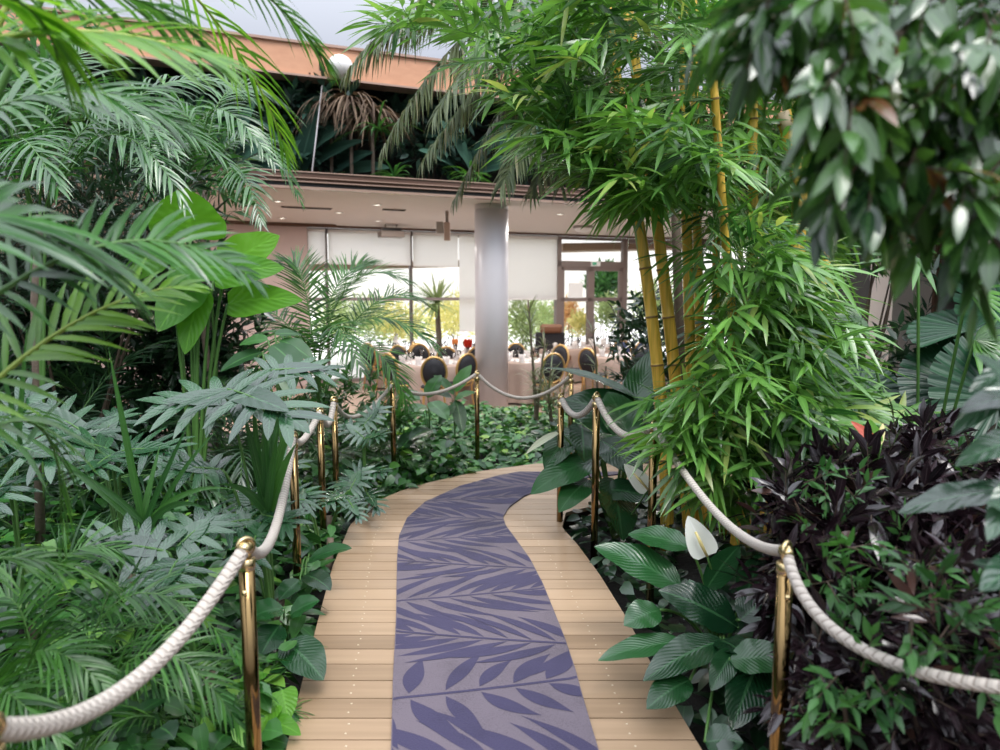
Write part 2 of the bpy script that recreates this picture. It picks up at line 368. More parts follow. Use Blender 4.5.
M['culm_node'] = plain('culm_node_ring', (.22, .14, .05), .6)
M['culm_pale'] = plain('pale_cut_culm', (.62, .48, .33), .6, noise=.15)
def ropemat():
    m, t, b, N, Lk = nt('white_rope'); uv = N('ShaderNodeUVMap'); sp = N('ShaderNodeSeparateXYZ'); Lk(uv.outputs[0], sp.inputs[0])
    q = N('ShaderNodeMath'); q.operation = 'MULTIPLY_ADD'; q.inputs[1].default_value = 42; Lk(sp.outputs[0], q.inputs[0])
    q2 = N('ShaderNodeMath'); q2.operation = 'MULTIPLY'; q2.inputs[1].default_value = 1.0; Lk(sp.outputs[1], q2.inputs[0]); Lk(q2.outputs[0], q.inputs[2])
    fr = N('ShaderNodeMath'); fr.operation = 'PINGPONG'; fr.inputs[1].default_value = .5; Lk(q.outputs[0], fr.inputs[0])
    cr = N('ShaderNodeValToRGB'); e = cr.color_ramp.elements; e[0].color = (.24, .20, .17, 1); e[1].color = (.50, .45, .40, 1); e[0].position = .02; e[1].position = .16
    Lk(fr.outputs[0], cr.inputs[0]); Lk(cr.outputs[0], b.inputs['Base Color']); b.inputs['Roughness'].default_value = .8
    bp = N('ShaderNodeBump'); bp.inputs['Strength'].default_value = .8; bp.inputs['Distance'].default_value = .008; Lk(fr.outputs[0], bp.inputs['Height']); Lk(bp.outputs[0], b.inputs['Normal']); return m
M['rope'] = ropemat()
def carpetmat(name, c):
    m, t, b, N, Lk = nt(name); tc = N('ShaderNodeTexCoord'); nz = N('ShaderNodeTexNoise'); nz.inputs['Scale'].default_value = 160; nz.inputs['Detail'].default_value = 3
    n2 = N('ShaderNodeTexNoise'); n2.inputs['Scale'].default_value = 4; Lk(tc.outputs['Object'], nz.inputs['Vector']); Lk(tc.outputs['Object'], n2.inputs['Vector'])
    ad = N('ShaderNodeMath'); ad.operation = 'ADD'; Lk(nz.outputs['Fac'], ad.inputs[0]); Lk(n2.outputs['Fac'], ad.inputs[1])
    cr = N('ShaderNodeValToRGB'); e = cr.color_ramp.elements; e[0].position = .7; e[1].position = 1.3/1.3
    e[0].color = (*[x*.78 for x in c], 1); e[1].color = (*[x*1.15 for x in c], 1); Lk(ad.outputs[0], cr.inputs[0]); Lk(cr.outputs[0], b.inputs['Base Color'])
    b.inputs['Roughness'].default_value = .95; b.inputs['Sheen Weight'].default_value = .2; b.inputs['Sheen Roughness'].default_value = .5; b.inputs['Specular IOR Level'].default_value = .1
    bp = N('ShaderNodeBump'); bp.inputs['Strength'].default_value = .4; bp.inputs['Distance'].default_value = .004; Lk(nz.outputs['Fac'], bp.inputs['Height']); Lk(bp.outputs[0], b.inputs['Normal']); return m
M['carpet'] = carpetmat('carpet_mauve', (.122, .10, .122)); M['carpet_leaf'] = carpetmat('carpet_purple_leaf', (.042, .036, .078))

# ------------------------------------------------------------------ the building: axes along and across its front
PHI = math.radians(22); UX = A(math.cos(PHI), math.sin(PHI), 0); NX = A(-math.sin(PHI), math.cos(PHI), 0); AX = [UX, NX, A(0, 0, 1)]
ZC, ZF = 3.15, -.30
PF = gr(435, 194.5, ZC); PW = gr(440, 230, ZC); BW = float(np.dot(PW-PF, NX))
def B(a, b, z): p = PF+UX*a+NX*b; return A(p[0], p[1], z)
def acol(px, b):                         # place along the front line b behind the fascia where a pixel column meets it
    d = ray(px, 295)[:2]; o = (PF+NX*b)[:2]
    m = np.array([[d[0], -UX[0]], [d[1], -UX[1]]]); t, a = np.linalg.solve(m, o); return float(a), float(t*d[1])
def zrow(px, py, b): a, Y = acol(px, b); return float(at(px, py, Y)[2])
def bbox(mb, a0, a1, b0, b1, z0, z1, mi=0): return box(mb, B((a0+a1)/2, (b0+b1)/2, (z0+z1)/2), (a1-a0, b1-b0, z1-z0), AX, mi)

structure(bbox(MB(), -9, 12, -.25, BW+.1, ZF-.1, ZF).build('floor_dining', M['floor'], smooth=False))
structure(bbox(MB(), -9, 12, .05, BW+.2, ZC, ZC+.06).build('ceiling', M['ceil'], smooth=False))
mb = MB()
for z0, z1, b0, mi in ((-.02, .012, 0, 1), (.012, .07, .04, 2), (.07, .085, -.01, 1), (.085, .125, .02, 0), (.125, .138, -.02, 1), (.138, .20, -.01, 0), (.20, .215, -.03, 1)):
    bbox(mb, -9, 12, b0, .14, ZC+z0, ZC+z1, mi)
structure(mb.build('trim_1', [M['fascia'], M['fascia_lt'], M['black']], smooth=False))
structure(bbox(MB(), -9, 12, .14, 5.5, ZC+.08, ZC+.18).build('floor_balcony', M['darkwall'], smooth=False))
BB = 1.6
zb0, zb1 = zrow(430, 91, BB), zrow(395, 53, BB)
mb = MB(); bbox(mb, -12, 14, BB, BB+.25, zb0+.03, zb1-.04, 0); bbox(mb, -12, 14, BB-.05, BB+.3, zb0, zb0+.03, 1); bbox(mb, -12, 14, BB-.04, BB+.3, zb1-.04, zb1, 1)
structure(mb.build('trim_2', [M['terra'], M['fascia_lt']], smooth=False))
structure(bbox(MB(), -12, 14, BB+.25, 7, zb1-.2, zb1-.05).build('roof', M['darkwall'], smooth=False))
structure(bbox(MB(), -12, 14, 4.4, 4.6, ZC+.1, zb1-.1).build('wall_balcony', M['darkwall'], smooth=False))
# round white lamp on the upper cladding
a, Y = acol(339, BB); p = at(339, 69, Y); rad = 12.0/700*Y
t = thing('wall_lamp', 'round white globe lamp on the copper-coloured cladding above the balcony', 'lamp', p)
axn = [UX, A(0, 0, 1), -NX]
lathe(MB(), p, [(.001, 0), (rad*.55, 0), (rad*.55, .06), (.001, .06)], 20, 0, axn).build('mount', M['white'], t)
ball(MB(), p-NX*.12, rad, 24, .9).build('globe', M['white'], t)
c0 = at(322, 86, acol(322, BB)[1]); c1 = at(312, 172, acol(312, .1)[1])
tag(tube(MB(), [c0, c1], .012, 6).build('steel_cable', M['steel'], loc=c0), 'thin steel cable stretched down across the dark balcony planting', 'cable')

# column and ceiling fittings
colY = 12.0; pc = at(491.5, 295, colY); rc = 16.6/700*colY
mb = MB(); lathe(mb, (pc[0], pc[1], 0), [(.001, ZF), (rc, ZF), (rc, ZC-.09), (rc-.008, ZC-.085), (rc-.008, ZC-.075), (rc, ZC-.07), (rc, ZC+.02), (.001, ZC+.02)], 40)
structure(tag(mb.build('column', M['column'], loc=(pc[0], pc[1], ZF)), 'thick round white column at the edge of the dining room', 'column'))
def soffit(px, py, dz=0): return gr(px, py, ZC-dz)
for i, (px, py, l) in enumerate(((278, 201, 'ceiling spotlight left of the long slot vent'), (339, 212.5, 'ceiling spotlight just right of the long slot vent'), (377, 204.6, 'ceiling spotlight above the short slot vent'),
        (282, 218, 'ceiling spotlight below the long slot vent near the pink wall'), (378, 220.6, 'ceiling spotlight directly below the short slot vent'), (560, 214, 'ceiling spotlight right of the column'))):
    p = soffit(px, py); t = thing('ceiling_spotlight', 'small recessed '+l, 'light', p, 'recessed ceiling spotlights')
    lathe(MB(), p, [(.05, 0), (.085, -.002), (.088, -.012), (.05, -.012)], 20).build('trim_ring', M['white'], t)
    lathe(MB(), p, [(.001, -.006), (.055, -.006), (.055, 0)], 20).build('lens', M['lamp'], t)
for (x0, x1, y, l) in ((281, 332, 207, 'long'), (384, 404, 209, 'short')):
    p0, p1 = soffit(x0, y-.5), soffit(x1, y+1.2); c = (p0+p1)/2; w = np.linalg.norm(p1-p0)
    t = thing('ceiling_vent', l+' dark slot air vent set in the cream dining room ceiling', 'vent', c)
    box(MB(), c-A(0, 0, .008), (w, .13, .014), AX).build('vent_frame', M['vent'], t, smooth=False)
    mb = MB()
    for k in range(3): box(mb, c+NX*(k-1)*.038-A(0, 0, .016), (w*.96, .012, .012), AX)
    mb.build('louvre', M['black'], t, smooth=False)
p = soffit(583, 226); t = thing('smoke_detector', 'round white dome on the ceiling above the glazed door', 'detector', p)
lathe(MB(), p, [(.22, 0), (.22, -.04), (.20, -.05)], 28).build('base', M['vent'], t)
ball(MB(), p-A(0, 0, .04), .19, 24, .55).build('dome', M['white'], t)
p = soffit(447, 211); t = thing('ceiling_camera', 'grey box on a ceiling pole left of the white column', 'camera', p)
zb = at(447, 240, p[1])[2]
tube(MB(), [p, (p[0], p[1], zb+.3)], .03, 10).build('pole', M['vent'], t)
box(MB(), (p[0], p[1], zb+.15), (.11, .11, .32)).build('body', M['fascia_lt'], t, smooth=False, bevel=.01)
box(MB(), (p[0]-.13, p[1], zb+.22), (.13, .14, .2)).build('side_box', M['vent'], t, smooth=False, bevel=.01)
p = soffit(391, 225); t = thing('ceiling_projector', 'flat grey projector hanging under the ceiling before the left window', 'projector', p)
zt = at(391, 231.5, p[1])[2]
for k in (-1, 1): tube(MB(), [p+UX*.12*k, A(p[0], p[1], zt)+UX*.12*k], .015, 6).build('hanger', M['vent'], t)
box(MB(), (p[0], p[1], zt-.06), (.52, .34, .13), AX).build('body', M['vent'], t, smooth=False, bevel=.015)
box(MB(), A(p[0], p[1], zt+.04), (.42, .2, .05), AX).build('cooling_grille', M['black'], t, smooth=False)

# window wall
def A_(px): return acol(px, BW)[0]
aw = {k: A_(k) for k in (200, 307, 327, 411, 486, 556, 590, 625, 700, 800)}
structure(bbox(MB(), -9, aw[307], BW-.35, BW+.1, ZF, ZC).build('wall_back', M['pinkwall'], smooth=False))
structure(bbox(MB(), -9, aw[307]+.6, BW-.42, BW-.3, ZC-.07, ZC).build('trim_3', M['fascia'], smooth=False))
structure(bbox(MB(), aw[307], 12, BW-.16, BW-.04, ZC-.045, ZC).build('trim_4', M['fascia'], smooth=False))
zmid = zrow(411, 299, BW)
def window(n, a0, a1, mid=True, mat='mull'):
    mb = MB(); w = .055
    bbox(mb, a0-w/2, a0+w/2, BW-.06, BW+.06, ZF, ZC-.05); bbox(mb, a1-w/2, a1+w/2, BW-.06, BW+.06, ZF, ZC-.05)
    bbox(mb, a0, a1, BW-.05, BW+.05, ZC-.16, ZC-.05); bbox(mb, a0, a1, BW-.05, BW+.05, ZF, ZF+.08)
    if mid: bbox(mb, a0, a1, BW-.05, BW+.05, zmid-.035, zmid+.035)
    f = structure(mb.build('window_%d' % n, M[mat], smooth=False))
    bbox(MB(), a0, a1, BW-.006, BW+.006, ZF+.05, ZC-.08).build('pane', M['glass'], f, smooth=False)
window(1, aw[307]+.02, aw[327]); window(2, aw[327], aw[411]); window(3, aw[411], aw[486]); window(4, aw[486], aw[556]); window(5, aw[625], aw[700]); window(6, aw[700], aw[800])
structure(bbox(MB(), aw[800], 12, BW-.1, BW+.1, ZF, ZC).build('wall_dining_end', M['cream'], smooth=False))
for (x0, x1, y, l) in ((309, 326, 262, 'narrow white roller blind half lowered beside the pink wall'), (329, 410, 264, 'wide white roller blind half lowered on the first large window'),
        (412.5, 457, 266, 'white roller blind half lowered left of the column'), (458, 486, 331, 'white roller blind fully lowered close behind the column'), (487, 555, 299, 'white roller blind lowered to mid height between column and door')):
    a0, a1 = A_(x0), A_(x1); z0 = zrow((x0+x1)/2, y, BW-.1)
    t = thing('roller_blind', l, 'blind', B((a0+a1)/2, BW-.1, ZC-.1))
    bbox(MB(), a0, a1, BW-.1, BW-.096, z0, ZC-.08).build('fabric', M['blind'], t, smooth=False)
    tube(MB(), [B(a0, BW-.11, ZC-.1), B(a1, BW-.11, ZC-.1)], .03, 10).build('roller', M['white'], t)
    bbox(MB(), a0, a1, BW-.108, BW-.09, z0-.02, z0+.012).build('bottom_bar', M['white'], t, smooth=False)
# glazed double door with a transom window over it
zd = zrow(590, 265, BW); a0, am, a1 = aw[556], aw[590], aw[625]
mb = MB(); w = .11
bbox(mb, a0, a0+w, BW-.07, BW+.07, ZF, ZC-.05); bbox(mb, a1-w, a1, BW-.07, BW+.07, ZF, ZC-.05)
bbox(mb, a0, a1, BW-.07, BW+.07, zd-.06, zd+.09); bbox(mb, a0, a1, BW-.05, BW+.05, ZC-.12, ZC-.05)
dr = structure(mb.build('door_1', M['frame'], smooth=False))
for (x0, x1) in ((a0+w, am), (am, a1-w)):
    mb = MB(); w2 = .10
    bbox(mb, x0, x0+w2, BW-.05, BW+.03, ZF+.01, zd-.06); bbox(mb, x1-w2, x1, BW-.05, BW+.03, ZF+.01, zd-.06)
    for z in (ZF+.1, zmid-.02, zd-.1): bbox(mb, x0, x1, BW-.05, BW+.03, z-.05, z+.05)
    lf = mb.build('door_leaf', M['frame'], dr, smooth=False)
    bbox(MB(), x0, x1, BW-.006, BW+.006, ZF+.05, zd-.08).build('pane', M['glass'], lf, smooth=False)
bbox(MB(), a0, a1, BW-.006, BW+.006, zd, ZC-.08).build('transom_pane', M['glass'], dr, smooth=False)
hz = B(am, BW-.12, .75); tube(MB(), [hz+A(0, 0, -.25)+UX*.07, hz+A(0, 0, .3)+UX*.07], .018, 8).build('handle', M['steel'], dr)
mb = MB(); bbox(mb, A_(567.5), A_(581.5), BW-.066, BW-.056, zrow(574, 298, BW), zrow(574, 283, BW))
tag(mb.build('notice', M['paper'], loc=B(A_(574), BW-.06, 1.8), smooth=False), 'white paper notice taped on the left glass leaf of the door', 'notice')
t = thing('exit_sign', 'small white and green sign above the glazed double door', 'sign', B(A_(593), BW-.09, zd+.03))
bbox(MB(), A_(589), A_(598), BW-.1, BW-.07, zd-.03, zd+.09).build('panel', M['paper'], t, smooth=False)
bbox(MB(), A_(590), A_(594), BW-.106, BW-.1, zd-.005, zd+.065).build('green_field', M['exit'], t, smooth=False)

# outside the windows
structure(bbox(MB(), -40, 50, BW+.1, BW+60, ZF-.12, ZF-.02).build('ground_terrace', M['terrace'], smooth=False))
p0, p1 = at(300, 271, 18.5), at(480, 266, 20.5); q0, q1 = at(556, 252, 18.6), at(700, 249, 20)
for (e0, e1, hh, l) in ((p0, p1, .17, 'long beige awning edge outside the left windows'), (q0, q1, .2, 'beige awning edge outside above the glazed door')):
    d = norm(e1-e0); s_ = norm(np.cross(d, A(0, 0, 1))); t = thing('awning', l, 'awning', (e0+e1)/2)
    mb = MB(); box(mb, (e0+e1)/2+A(0, 0, hh/2), (np.linalg.norm(e1-e0), .9, hh), [d, -s_, A(0, 0, 1)]); mb.build('valance', M['beige'], t, smooth=False, bevel=.03)
    for k in (0, 1): e = (e0, e1)[k]; tube(MB(), [A(e[0], e[1], ZF), e], .035, 8).build('post', M['white'], t)
def outshrub(px, py, Y, rx, ry, n, mat, L, W, label, name='garden_shrub', cat='shrub'):
    p = at(px, py, Y); w = rx/700*Y; h = ry/700*Y
    t = thing(name, label, cat, (p[0], p[1], ZF))
    P = p-A(0, 0, h*.4)+rdir(n)*A(w, w*.7, h*1.4)*(R.random((n, 1))**.4); P[:, 2] = np.maximum(P[:, 2], ZF+.05)
    mb = MB(); spray(mb, P, norm(P-A(p[0], p[1], ZF))+R.normal(0, .3, (n, 3)), 5, L, W, L*1.2, .4, twig=False, ns=2); mb.build('foliage', M[mat], t)
    mb = MB()
    for k in range(4): tube(mb, bez((p[0], p[1], ZF), (p[0]+R.normal(0, .1), p[1], (p[2]+ZF)/2), P[k], 6), [.025, .02, .016, .012, .01, .006], 5)
    mb.build('stem', M['wood_twig'], t)
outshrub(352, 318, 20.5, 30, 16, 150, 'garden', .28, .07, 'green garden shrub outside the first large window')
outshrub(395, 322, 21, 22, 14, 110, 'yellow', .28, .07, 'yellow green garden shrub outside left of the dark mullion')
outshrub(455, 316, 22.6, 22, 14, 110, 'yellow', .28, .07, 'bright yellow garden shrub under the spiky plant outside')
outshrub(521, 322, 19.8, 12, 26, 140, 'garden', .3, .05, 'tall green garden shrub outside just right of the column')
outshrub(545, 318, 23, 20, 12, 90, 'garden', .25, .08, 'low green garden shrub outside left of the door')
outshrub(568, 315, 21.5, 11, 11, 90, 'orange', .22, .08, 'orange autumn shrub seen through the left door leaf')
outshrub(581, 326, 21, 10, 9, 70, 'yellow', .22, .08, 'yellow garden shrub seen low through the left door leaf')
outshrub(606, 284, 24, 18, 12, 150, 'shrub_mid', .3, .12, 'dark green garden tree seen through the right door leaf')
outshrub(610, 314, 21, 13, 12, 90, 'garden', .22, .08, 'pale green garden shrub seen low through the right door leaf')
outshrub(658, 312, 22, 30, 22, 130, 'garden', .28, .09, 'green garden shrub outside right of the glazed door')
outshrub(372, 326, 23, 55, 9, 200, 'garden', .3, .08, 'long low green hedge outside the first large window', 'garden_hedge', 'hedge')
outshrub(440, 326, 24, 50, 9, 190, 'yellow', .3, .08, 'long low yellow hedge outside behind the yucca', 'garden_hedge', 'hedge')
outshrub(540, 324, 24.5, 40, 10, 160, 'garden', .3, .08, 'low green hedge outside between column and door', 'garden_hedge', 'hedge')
p = at(440, 335, 20); t = thing('yucca', 'spiky yellow green yucca outside the window left of the column', 'plant', (p[0], p[1], ZF))
c = at(437, 303, 20); n = 90; D = rdir(n, -.5, 1)
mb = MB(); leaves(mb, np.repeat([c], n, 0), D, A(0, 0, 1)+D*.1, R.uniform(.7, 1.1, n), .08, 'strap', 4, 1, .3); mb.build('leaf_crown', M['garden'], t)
tube(MB(), [A(p[0], p[1], ZF), c], [.09, .07], 8).build('trunk', M['bark'], t)

# ------------------------------------------------------------------ dining furniture
def make_chair(mat):
    t = thing('banquet_chair', 'x', 'chair')
    mb = MB(); n = 20; a = np.arange(n)*2*PI/n
    lathe(mb, (0, 0, 0), [(.001, .42), (.19, .42), (.215, .44), (.215, .47), (.19, .49), (.001, .495)], 24); mb.build('seat', M[mat], t)
    def oval(s): return [A(.20*s*math.cos(x), -.22-.08*((.26*s*math.sin(x)+.26)/.5), .72+.25*s*math.sin(x)) for x in np.linspace(0, 2*PI, 29)]
    mb = MB(); o1, o2 = oval(.9), oval(.5)
    P = []
    for off in (-.022, .022):
        P += [[q+A(0, off, 0) for q in o1[:-1]], [q+A(0, off*1.5, 0) for q in o2[:-1]], [A(0, -.3+off*1.7, .72)]*28]
    order = [P[2], P[1], P[0], P[3], P[4], P[5]]; v = np.array(order).reshape(-1, 3); m = 28
    i, j = np.meshgrid(np.arange(5), np.arange(m), indexing='ij'); k = (j+1) % m
    mb.add(v, np.stack([i*m+j, i*m+k, (i+1)*m+k, (i+1)*m+j], -1).reshape(-1, 4)); mb.build('backrest', M[mat], t)
    tube(MB(), oval(1.0), .022, 8, cap=False).build('back_frame', M['gold'], t)
    a_ = np.linspace(0, 2*PI, 25); tube(MB(), [A(.21*math.cos(x), .21*math.sin(x), .43) for x in a_], .018, 8, cap=False).build('seat_frame', M['gold'], t)
    for sx in (-1, 1):
        tube(MB(), [(sx*.16, .14, .43), (sx*.18, .17, .2), (sx*.185, .19, 0)], [.018, .015, .012], 8).build('leg', M['gold'], t)
        tube(MB(), [(sx*.13, -.28, .52), (sx*.15, -.2, .42), (sx*.17, -.2, .2), (sx*.18, -.25, 0)], [.018, .018, .015, .012], 8).build('leg', M['gold'], t)
    return t
protos = {'navy': make_chair('navy'), 'blue': make_chair('blue')}; used = set()
def chair(px, Y, target, mat, label):
    p = at(px, 295, Y); o = protos[mat]
    if mat in used: o = copy_tree(o)
    used.add(mat); o.location = (p[0], p[1], ZF); d = np.array(target)[:2]-p[:2]; o.rotation_euler = (0, 0, math.atan2(d[1], d[0])-PI/2)
    tag(o, label, 'chair', 'gold framed banquet chairs')
def make_table(px, Y, r, label, clabel):
    p = at(px, 295, Y); x, y = p[0], p[1]; zt = ZF+.745
    t = thing('round_table', label, 'table', (x, y, ZF))
    lathe(MB(), (x, y, 0), [(.001, zt-.03), (r-.02, zt-.03), (r-.02, zt), (.001, zt)], 40).build('tabletop', M['darkwood'], t)
    mb = MB(); lathe(mb, (x, y, 0), [(.04, ZF+.03), (.04, zt-.03)], 12); mb.build('pedestal', M['black'], t)
    mb = MB()
    for k in range(4): c, s_ = math.cos(k*PI/2+.4), math.sin(k*PI/2+.4); tube(mb, [(x, y, ZF+.08), (x+.4*c, y+.4*s_, ZF+.015)], .02, 6)
    mb.build('foot', M['black'], t)
    m = 72; a_ = np.arange(m)*2*PI/m; rings = []
    for k, (rr, z) in enumerate(((.001, zt+.004), (r*.6, zt+.004), (r, zt+.004), (r+.012, zt-.01), (r+.02, zt-.15), (r+.035, ZF+.3), (r+.05, ZF+.04))):
        amp = max(0, k-3)*.013; q = rr+amp*np.cos(a_*12+px)
        rings.append(np.stack([x+q*np.cos(a_), y+q*np.sin(a_), np.full(m, z)], -1))
    i, j = np.meshgrid(np.arange(6), np.arange(m), indexing='ij'); k = (j+1) % m
    mb = MB(); mb.add(np.concatenate(rings), np.stack([i*m+j, i*m+k, (i+1)*m+k, (i+1)*m+j], -1).reshape(-1, 4))
    tag(mb.build('tablecloth', M['linen'], loc=(x, y, zt)), clabel, 'tablecloth', 'beige round tablecloths')
    m2 = MB(); hw = r*.69
    gx = np.linspace(-hw, hw, 9); X_, Y_ = np.meshgrid(gx, gx); i, j = np.meshgrid(np.arange(8), np.arange(8), indexing='ij')
    m2.add(np.stack([x+X_*.8-Y_*.6, y+X_*.6+Y_*.8, np.full(X_.shape, zt+.009)], -1), np.stack([i*9+j, i*9+j+1, (i+1)*9+j+1, (i+1)*9+j], -1).reshape(-1, 4))
    tag(m2.build('table_overlay', M['linen_w'], loc=(x, y, zt+.01)), clabel.replace('beige round tablecloth', 'white square overlay cloth'), 'tablecloth', 'white overlay cloths')
    return A(x, y, zt+.012)
TB = {}
for k, px, Y, r, w in (('A', 432, 12.5, .78, 'nearest the path left of the column'), ('B', 455, 14.6, .72, 'half hidden behind the column on its left'), ('C', 395, 15.0, .62, 'by the left windows behind the palm'),
                       ('D', 530, 12.9, .62, 'just right of the column behind the thin dracaenas'), ('E', 628, 13.9, .78, 'at the right beside the bamboo'), ('F', 562, 16.1, .7, 'at the back before the glazed door'), ('G', 608, 16.7, .6, 'at the back right before the right door leaf')):
    TB[k] = make_table(px, Y, r, 'round dining table '+w, 'beige round tablecloth on the table '+w)
    w = w.split(' behind')[0]
    T0 = TB[k]; ng = 7
    for i in range(ng):
        an = i*2*PI/ng+.3; q = T0+A(math.cos(an)*r*.62, math.sin(an)*r*.62, 0)
        mb = MB(); lathe(mb, q, [(.001, .001), (.035, 0), (.034, .004), (.006, .01), (.005, .085), (.012, .095), (.036, .125), (.040, .16), (.034, .20), (.031, .20), (.036, .16), (.032, .128), (.001, .1)], 12)
        tag(mb.build('wine_glass', M['wineglass'], loc=q), 'clear stemmed wine glass on the table '+w, 'glass', 'wine glasses on the table '+w)
        q2 = T0+A(math.cos(an+.45)*r*.70, math.sin(an+.45)*r*.70, 0)
        mb = MB(); n_ = 14; a_ = np.arange(n_)*2*PI/n_
        rg = [np.stack([q2[0]+rr*np.cos(a_)*(1+.25*np.cos(a_*5)*f), q2[1]+rr*np.sin(a_)*(1+.25*np.cos(a_*5)*f), np.full(n_, q2[2]+z)+.02*f*np.sin(a_*3)], -1) for rr, z, f in ((.055, 0, 0), (.045, .06, .3), (.06, .13, 1), (.001, .11, 0))]
        ii, jj = np.meshgrid(np.arange(3), np.arange(n_), indexing='ij'); kk = (jj+1) % n_
        mb.add(np.concatenate(rg), np.stack([ii*n_+jj, ii*n_+kk, (ii+1)*n_+kk, (ii+1)*n_+jj], -1).reshape(-1, 4))
        tag(mb.build('folded_napkin', M['linen_w'], loc=q2), 'white folded napkin standing on the table '+w, 'napkin', 'folded napkins on the table '+w)
for px, Y, tb, mat, l in ((433, 11.35, 'A', 'navy', 'nearest the path, its back to the planting bed'), (400, 11.9, 'A', 'navy', 'left of the nearest table behind the palm tips'), (404, 13.3, 'A', 'navy', 'at the far left side of the nearest table'),
        (421, 13.7, 'A', 'navy', 'behind the nearest table'), (457, 11.9, 'A', 'navy', 'touching the left edge of the column'), (448, 13.55, 'B', 'navy', 'in front of the table behind the column'), (427, 14.6, 'B', 'navy', 'left of the table behind the column'),
        (472, 13.5, 'B', 'navy', 'close behind the left edge of the column'), (376, 14.5, 'C', 'navy', 'left of the window table'), (409, 14.5, 'C', 'navy', 'right of the window table'),
        (548, 12.0, 'D', 'navy', 'at the dracaenas right of the column'), (519, 13.9, 'D', 'navy', 'behind the table right of the column'), (553, 13.5, 'D', 'navy', 'between the dracaenas and the oval chairs'),
        (576, 13.9, 'E', 'navy', 'left one of the two facing oval backs before the door'), (597, 13.1, 'E', 'navy', 'right one of the two facing oval backs before the door'), (640, 12.8, 'E', 'navy', 'half hidden by bamboo at the right table')):
    chair(px, Y, TB[tb], mat, 'gold oval-back chair with dark upholstery '+l.replace('one of the two facing oval backs before the door','of the two oval backs before the door'))
chair(620, 15.4, TB['G'], 'blue', 'gold framed chair with blue back right of the far white table')
chair(638, 15.2, TB['G'], 'blue', 'gold framed chair with blue back beside the bamboo leaves')
# dark armchair with a brown top
p = at(551, 340, 15.4); t = thing('armchair', 'dark high armchair with brown leather top before the glazed door', 'armchair', (p[0], p[1], ZF))
x, y = p[0], p[1]
box(MB(), (x, y, ZF+.36), (.62, .6, .2)).build('seat', M['navy'], t, smooth=False, bevel=.05)
box(MB(), (x, y+.3, ZF+.75), (.66, .14, .75)).build('backrest', M['navy'], t, smooth=False, bevel=.05)
box(MB(), (x+.02, y+.28, ZF+1.2), (.5, .2, .2)).build('headrest', M['brownleather'], t, smooth=False, bevel=.06)
for sx in (-1, 1):
    box(MB(), (x+sx*.36, y, ZF+.6), (.12, .62, .12)).build('armrest', M['brownleather'], t, smooth=False, bevel=.04)
    for sy in (-1, 1): tube(MB(), [(x+sx*.3, y+sy*.25, ZF+.3), (x+sx*.33, y+sy*.28, ZF)], .025, 8).build('leg', M['black'], t)
def flame(px, py, Y, mat, label, s=1.0):
    p = at(px, py, Y); zt = ZF+.757
    t = thing('napkin_fan', label, 'napkin', (p[0], p[1], zt))
    q = A(p[0], p[1], zt)
    lathe(MB(), q, [(.001, .001), (.04, 0), (.008, .012), (.007, .08), (.03, .1), (.045, .16), (.045, .2), (.042, .2), (.03, .11), (.001, .1)], 14).build('goblet', M['wineglass'], t)
    n = 9; mb = MB(); an = np.linspace(0, 2*PI, n, False); D = np.stack([np.cos(an)*.45, np.sin(an)*.45, np.ones(n)], -1)
    leaves(mb, np.repeat([q+A(0, 0, .11)], n, 0), D, np.stack([np.cos(an), np.sin(an), -.4*np.ones(n)], -1), .2*s, .13*s, 'ellip', 4, 1, 0); mb.build('cloth', M[mat], t)
flame(468, 347, 14.1, 'red', 'red folded cloth in a goblet left of the column', 1.15)
flame(455, 340, 14.8, 'orange_c', 'pale orange folded cloth in a goblet on the table behind the column', .9)
p = A(*TB['C']); tag(lathe(MB(), p, [(.001, 0), (.06, 0), (.07, .03), (.07, .18), (.04, .22), (.04, .3), (.045, .31), (.001, .31)], 16).build('carafe', M['linen_w'], loc=p), 'white carafe standing on the table by the left windows', 'carafe')

# right wing: fascia, eave and pier behind the fan palms
mb = MB(); Xw = 4.55
box(mb, (Xw+.6, 9.0, 3.25), (1.5, 9.5, .22), mi=0); box(mb, (Xw-.18, 9.0, 3.08), (.1, 9.5, .12), mi=1); box(mb, (Xw-.2, 9.0, 3.4), (.08, 9.5, .08), mi=1)
structure(mb.build('trim_5', [M['cream'], M['fascia_lt']], smooth=False))
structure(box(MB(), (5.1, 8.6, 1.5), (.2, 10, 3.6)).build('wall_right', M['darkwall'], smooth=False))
mb = MB(); pr = at(898, 320, 7.9); box(mb, (pr[0], pr[1], 1.45), (.42, .5, 3.5), mi=0); box(mb, (pr[0]+.235, pr[1]-.02, 1.45), (.05, .54, 3.5), mi=1)
structure(mb.build('wall_pier', [M['cream'], M['darkwood']], smooth=False))
structure(box(MB(), (-8.2, 4.5, 1.2), (.2, 14, 3.2)).build('screen_left', M['darkwall'], smooth=False))  # added dark screen, keeps bright sky out of the gaps between plants

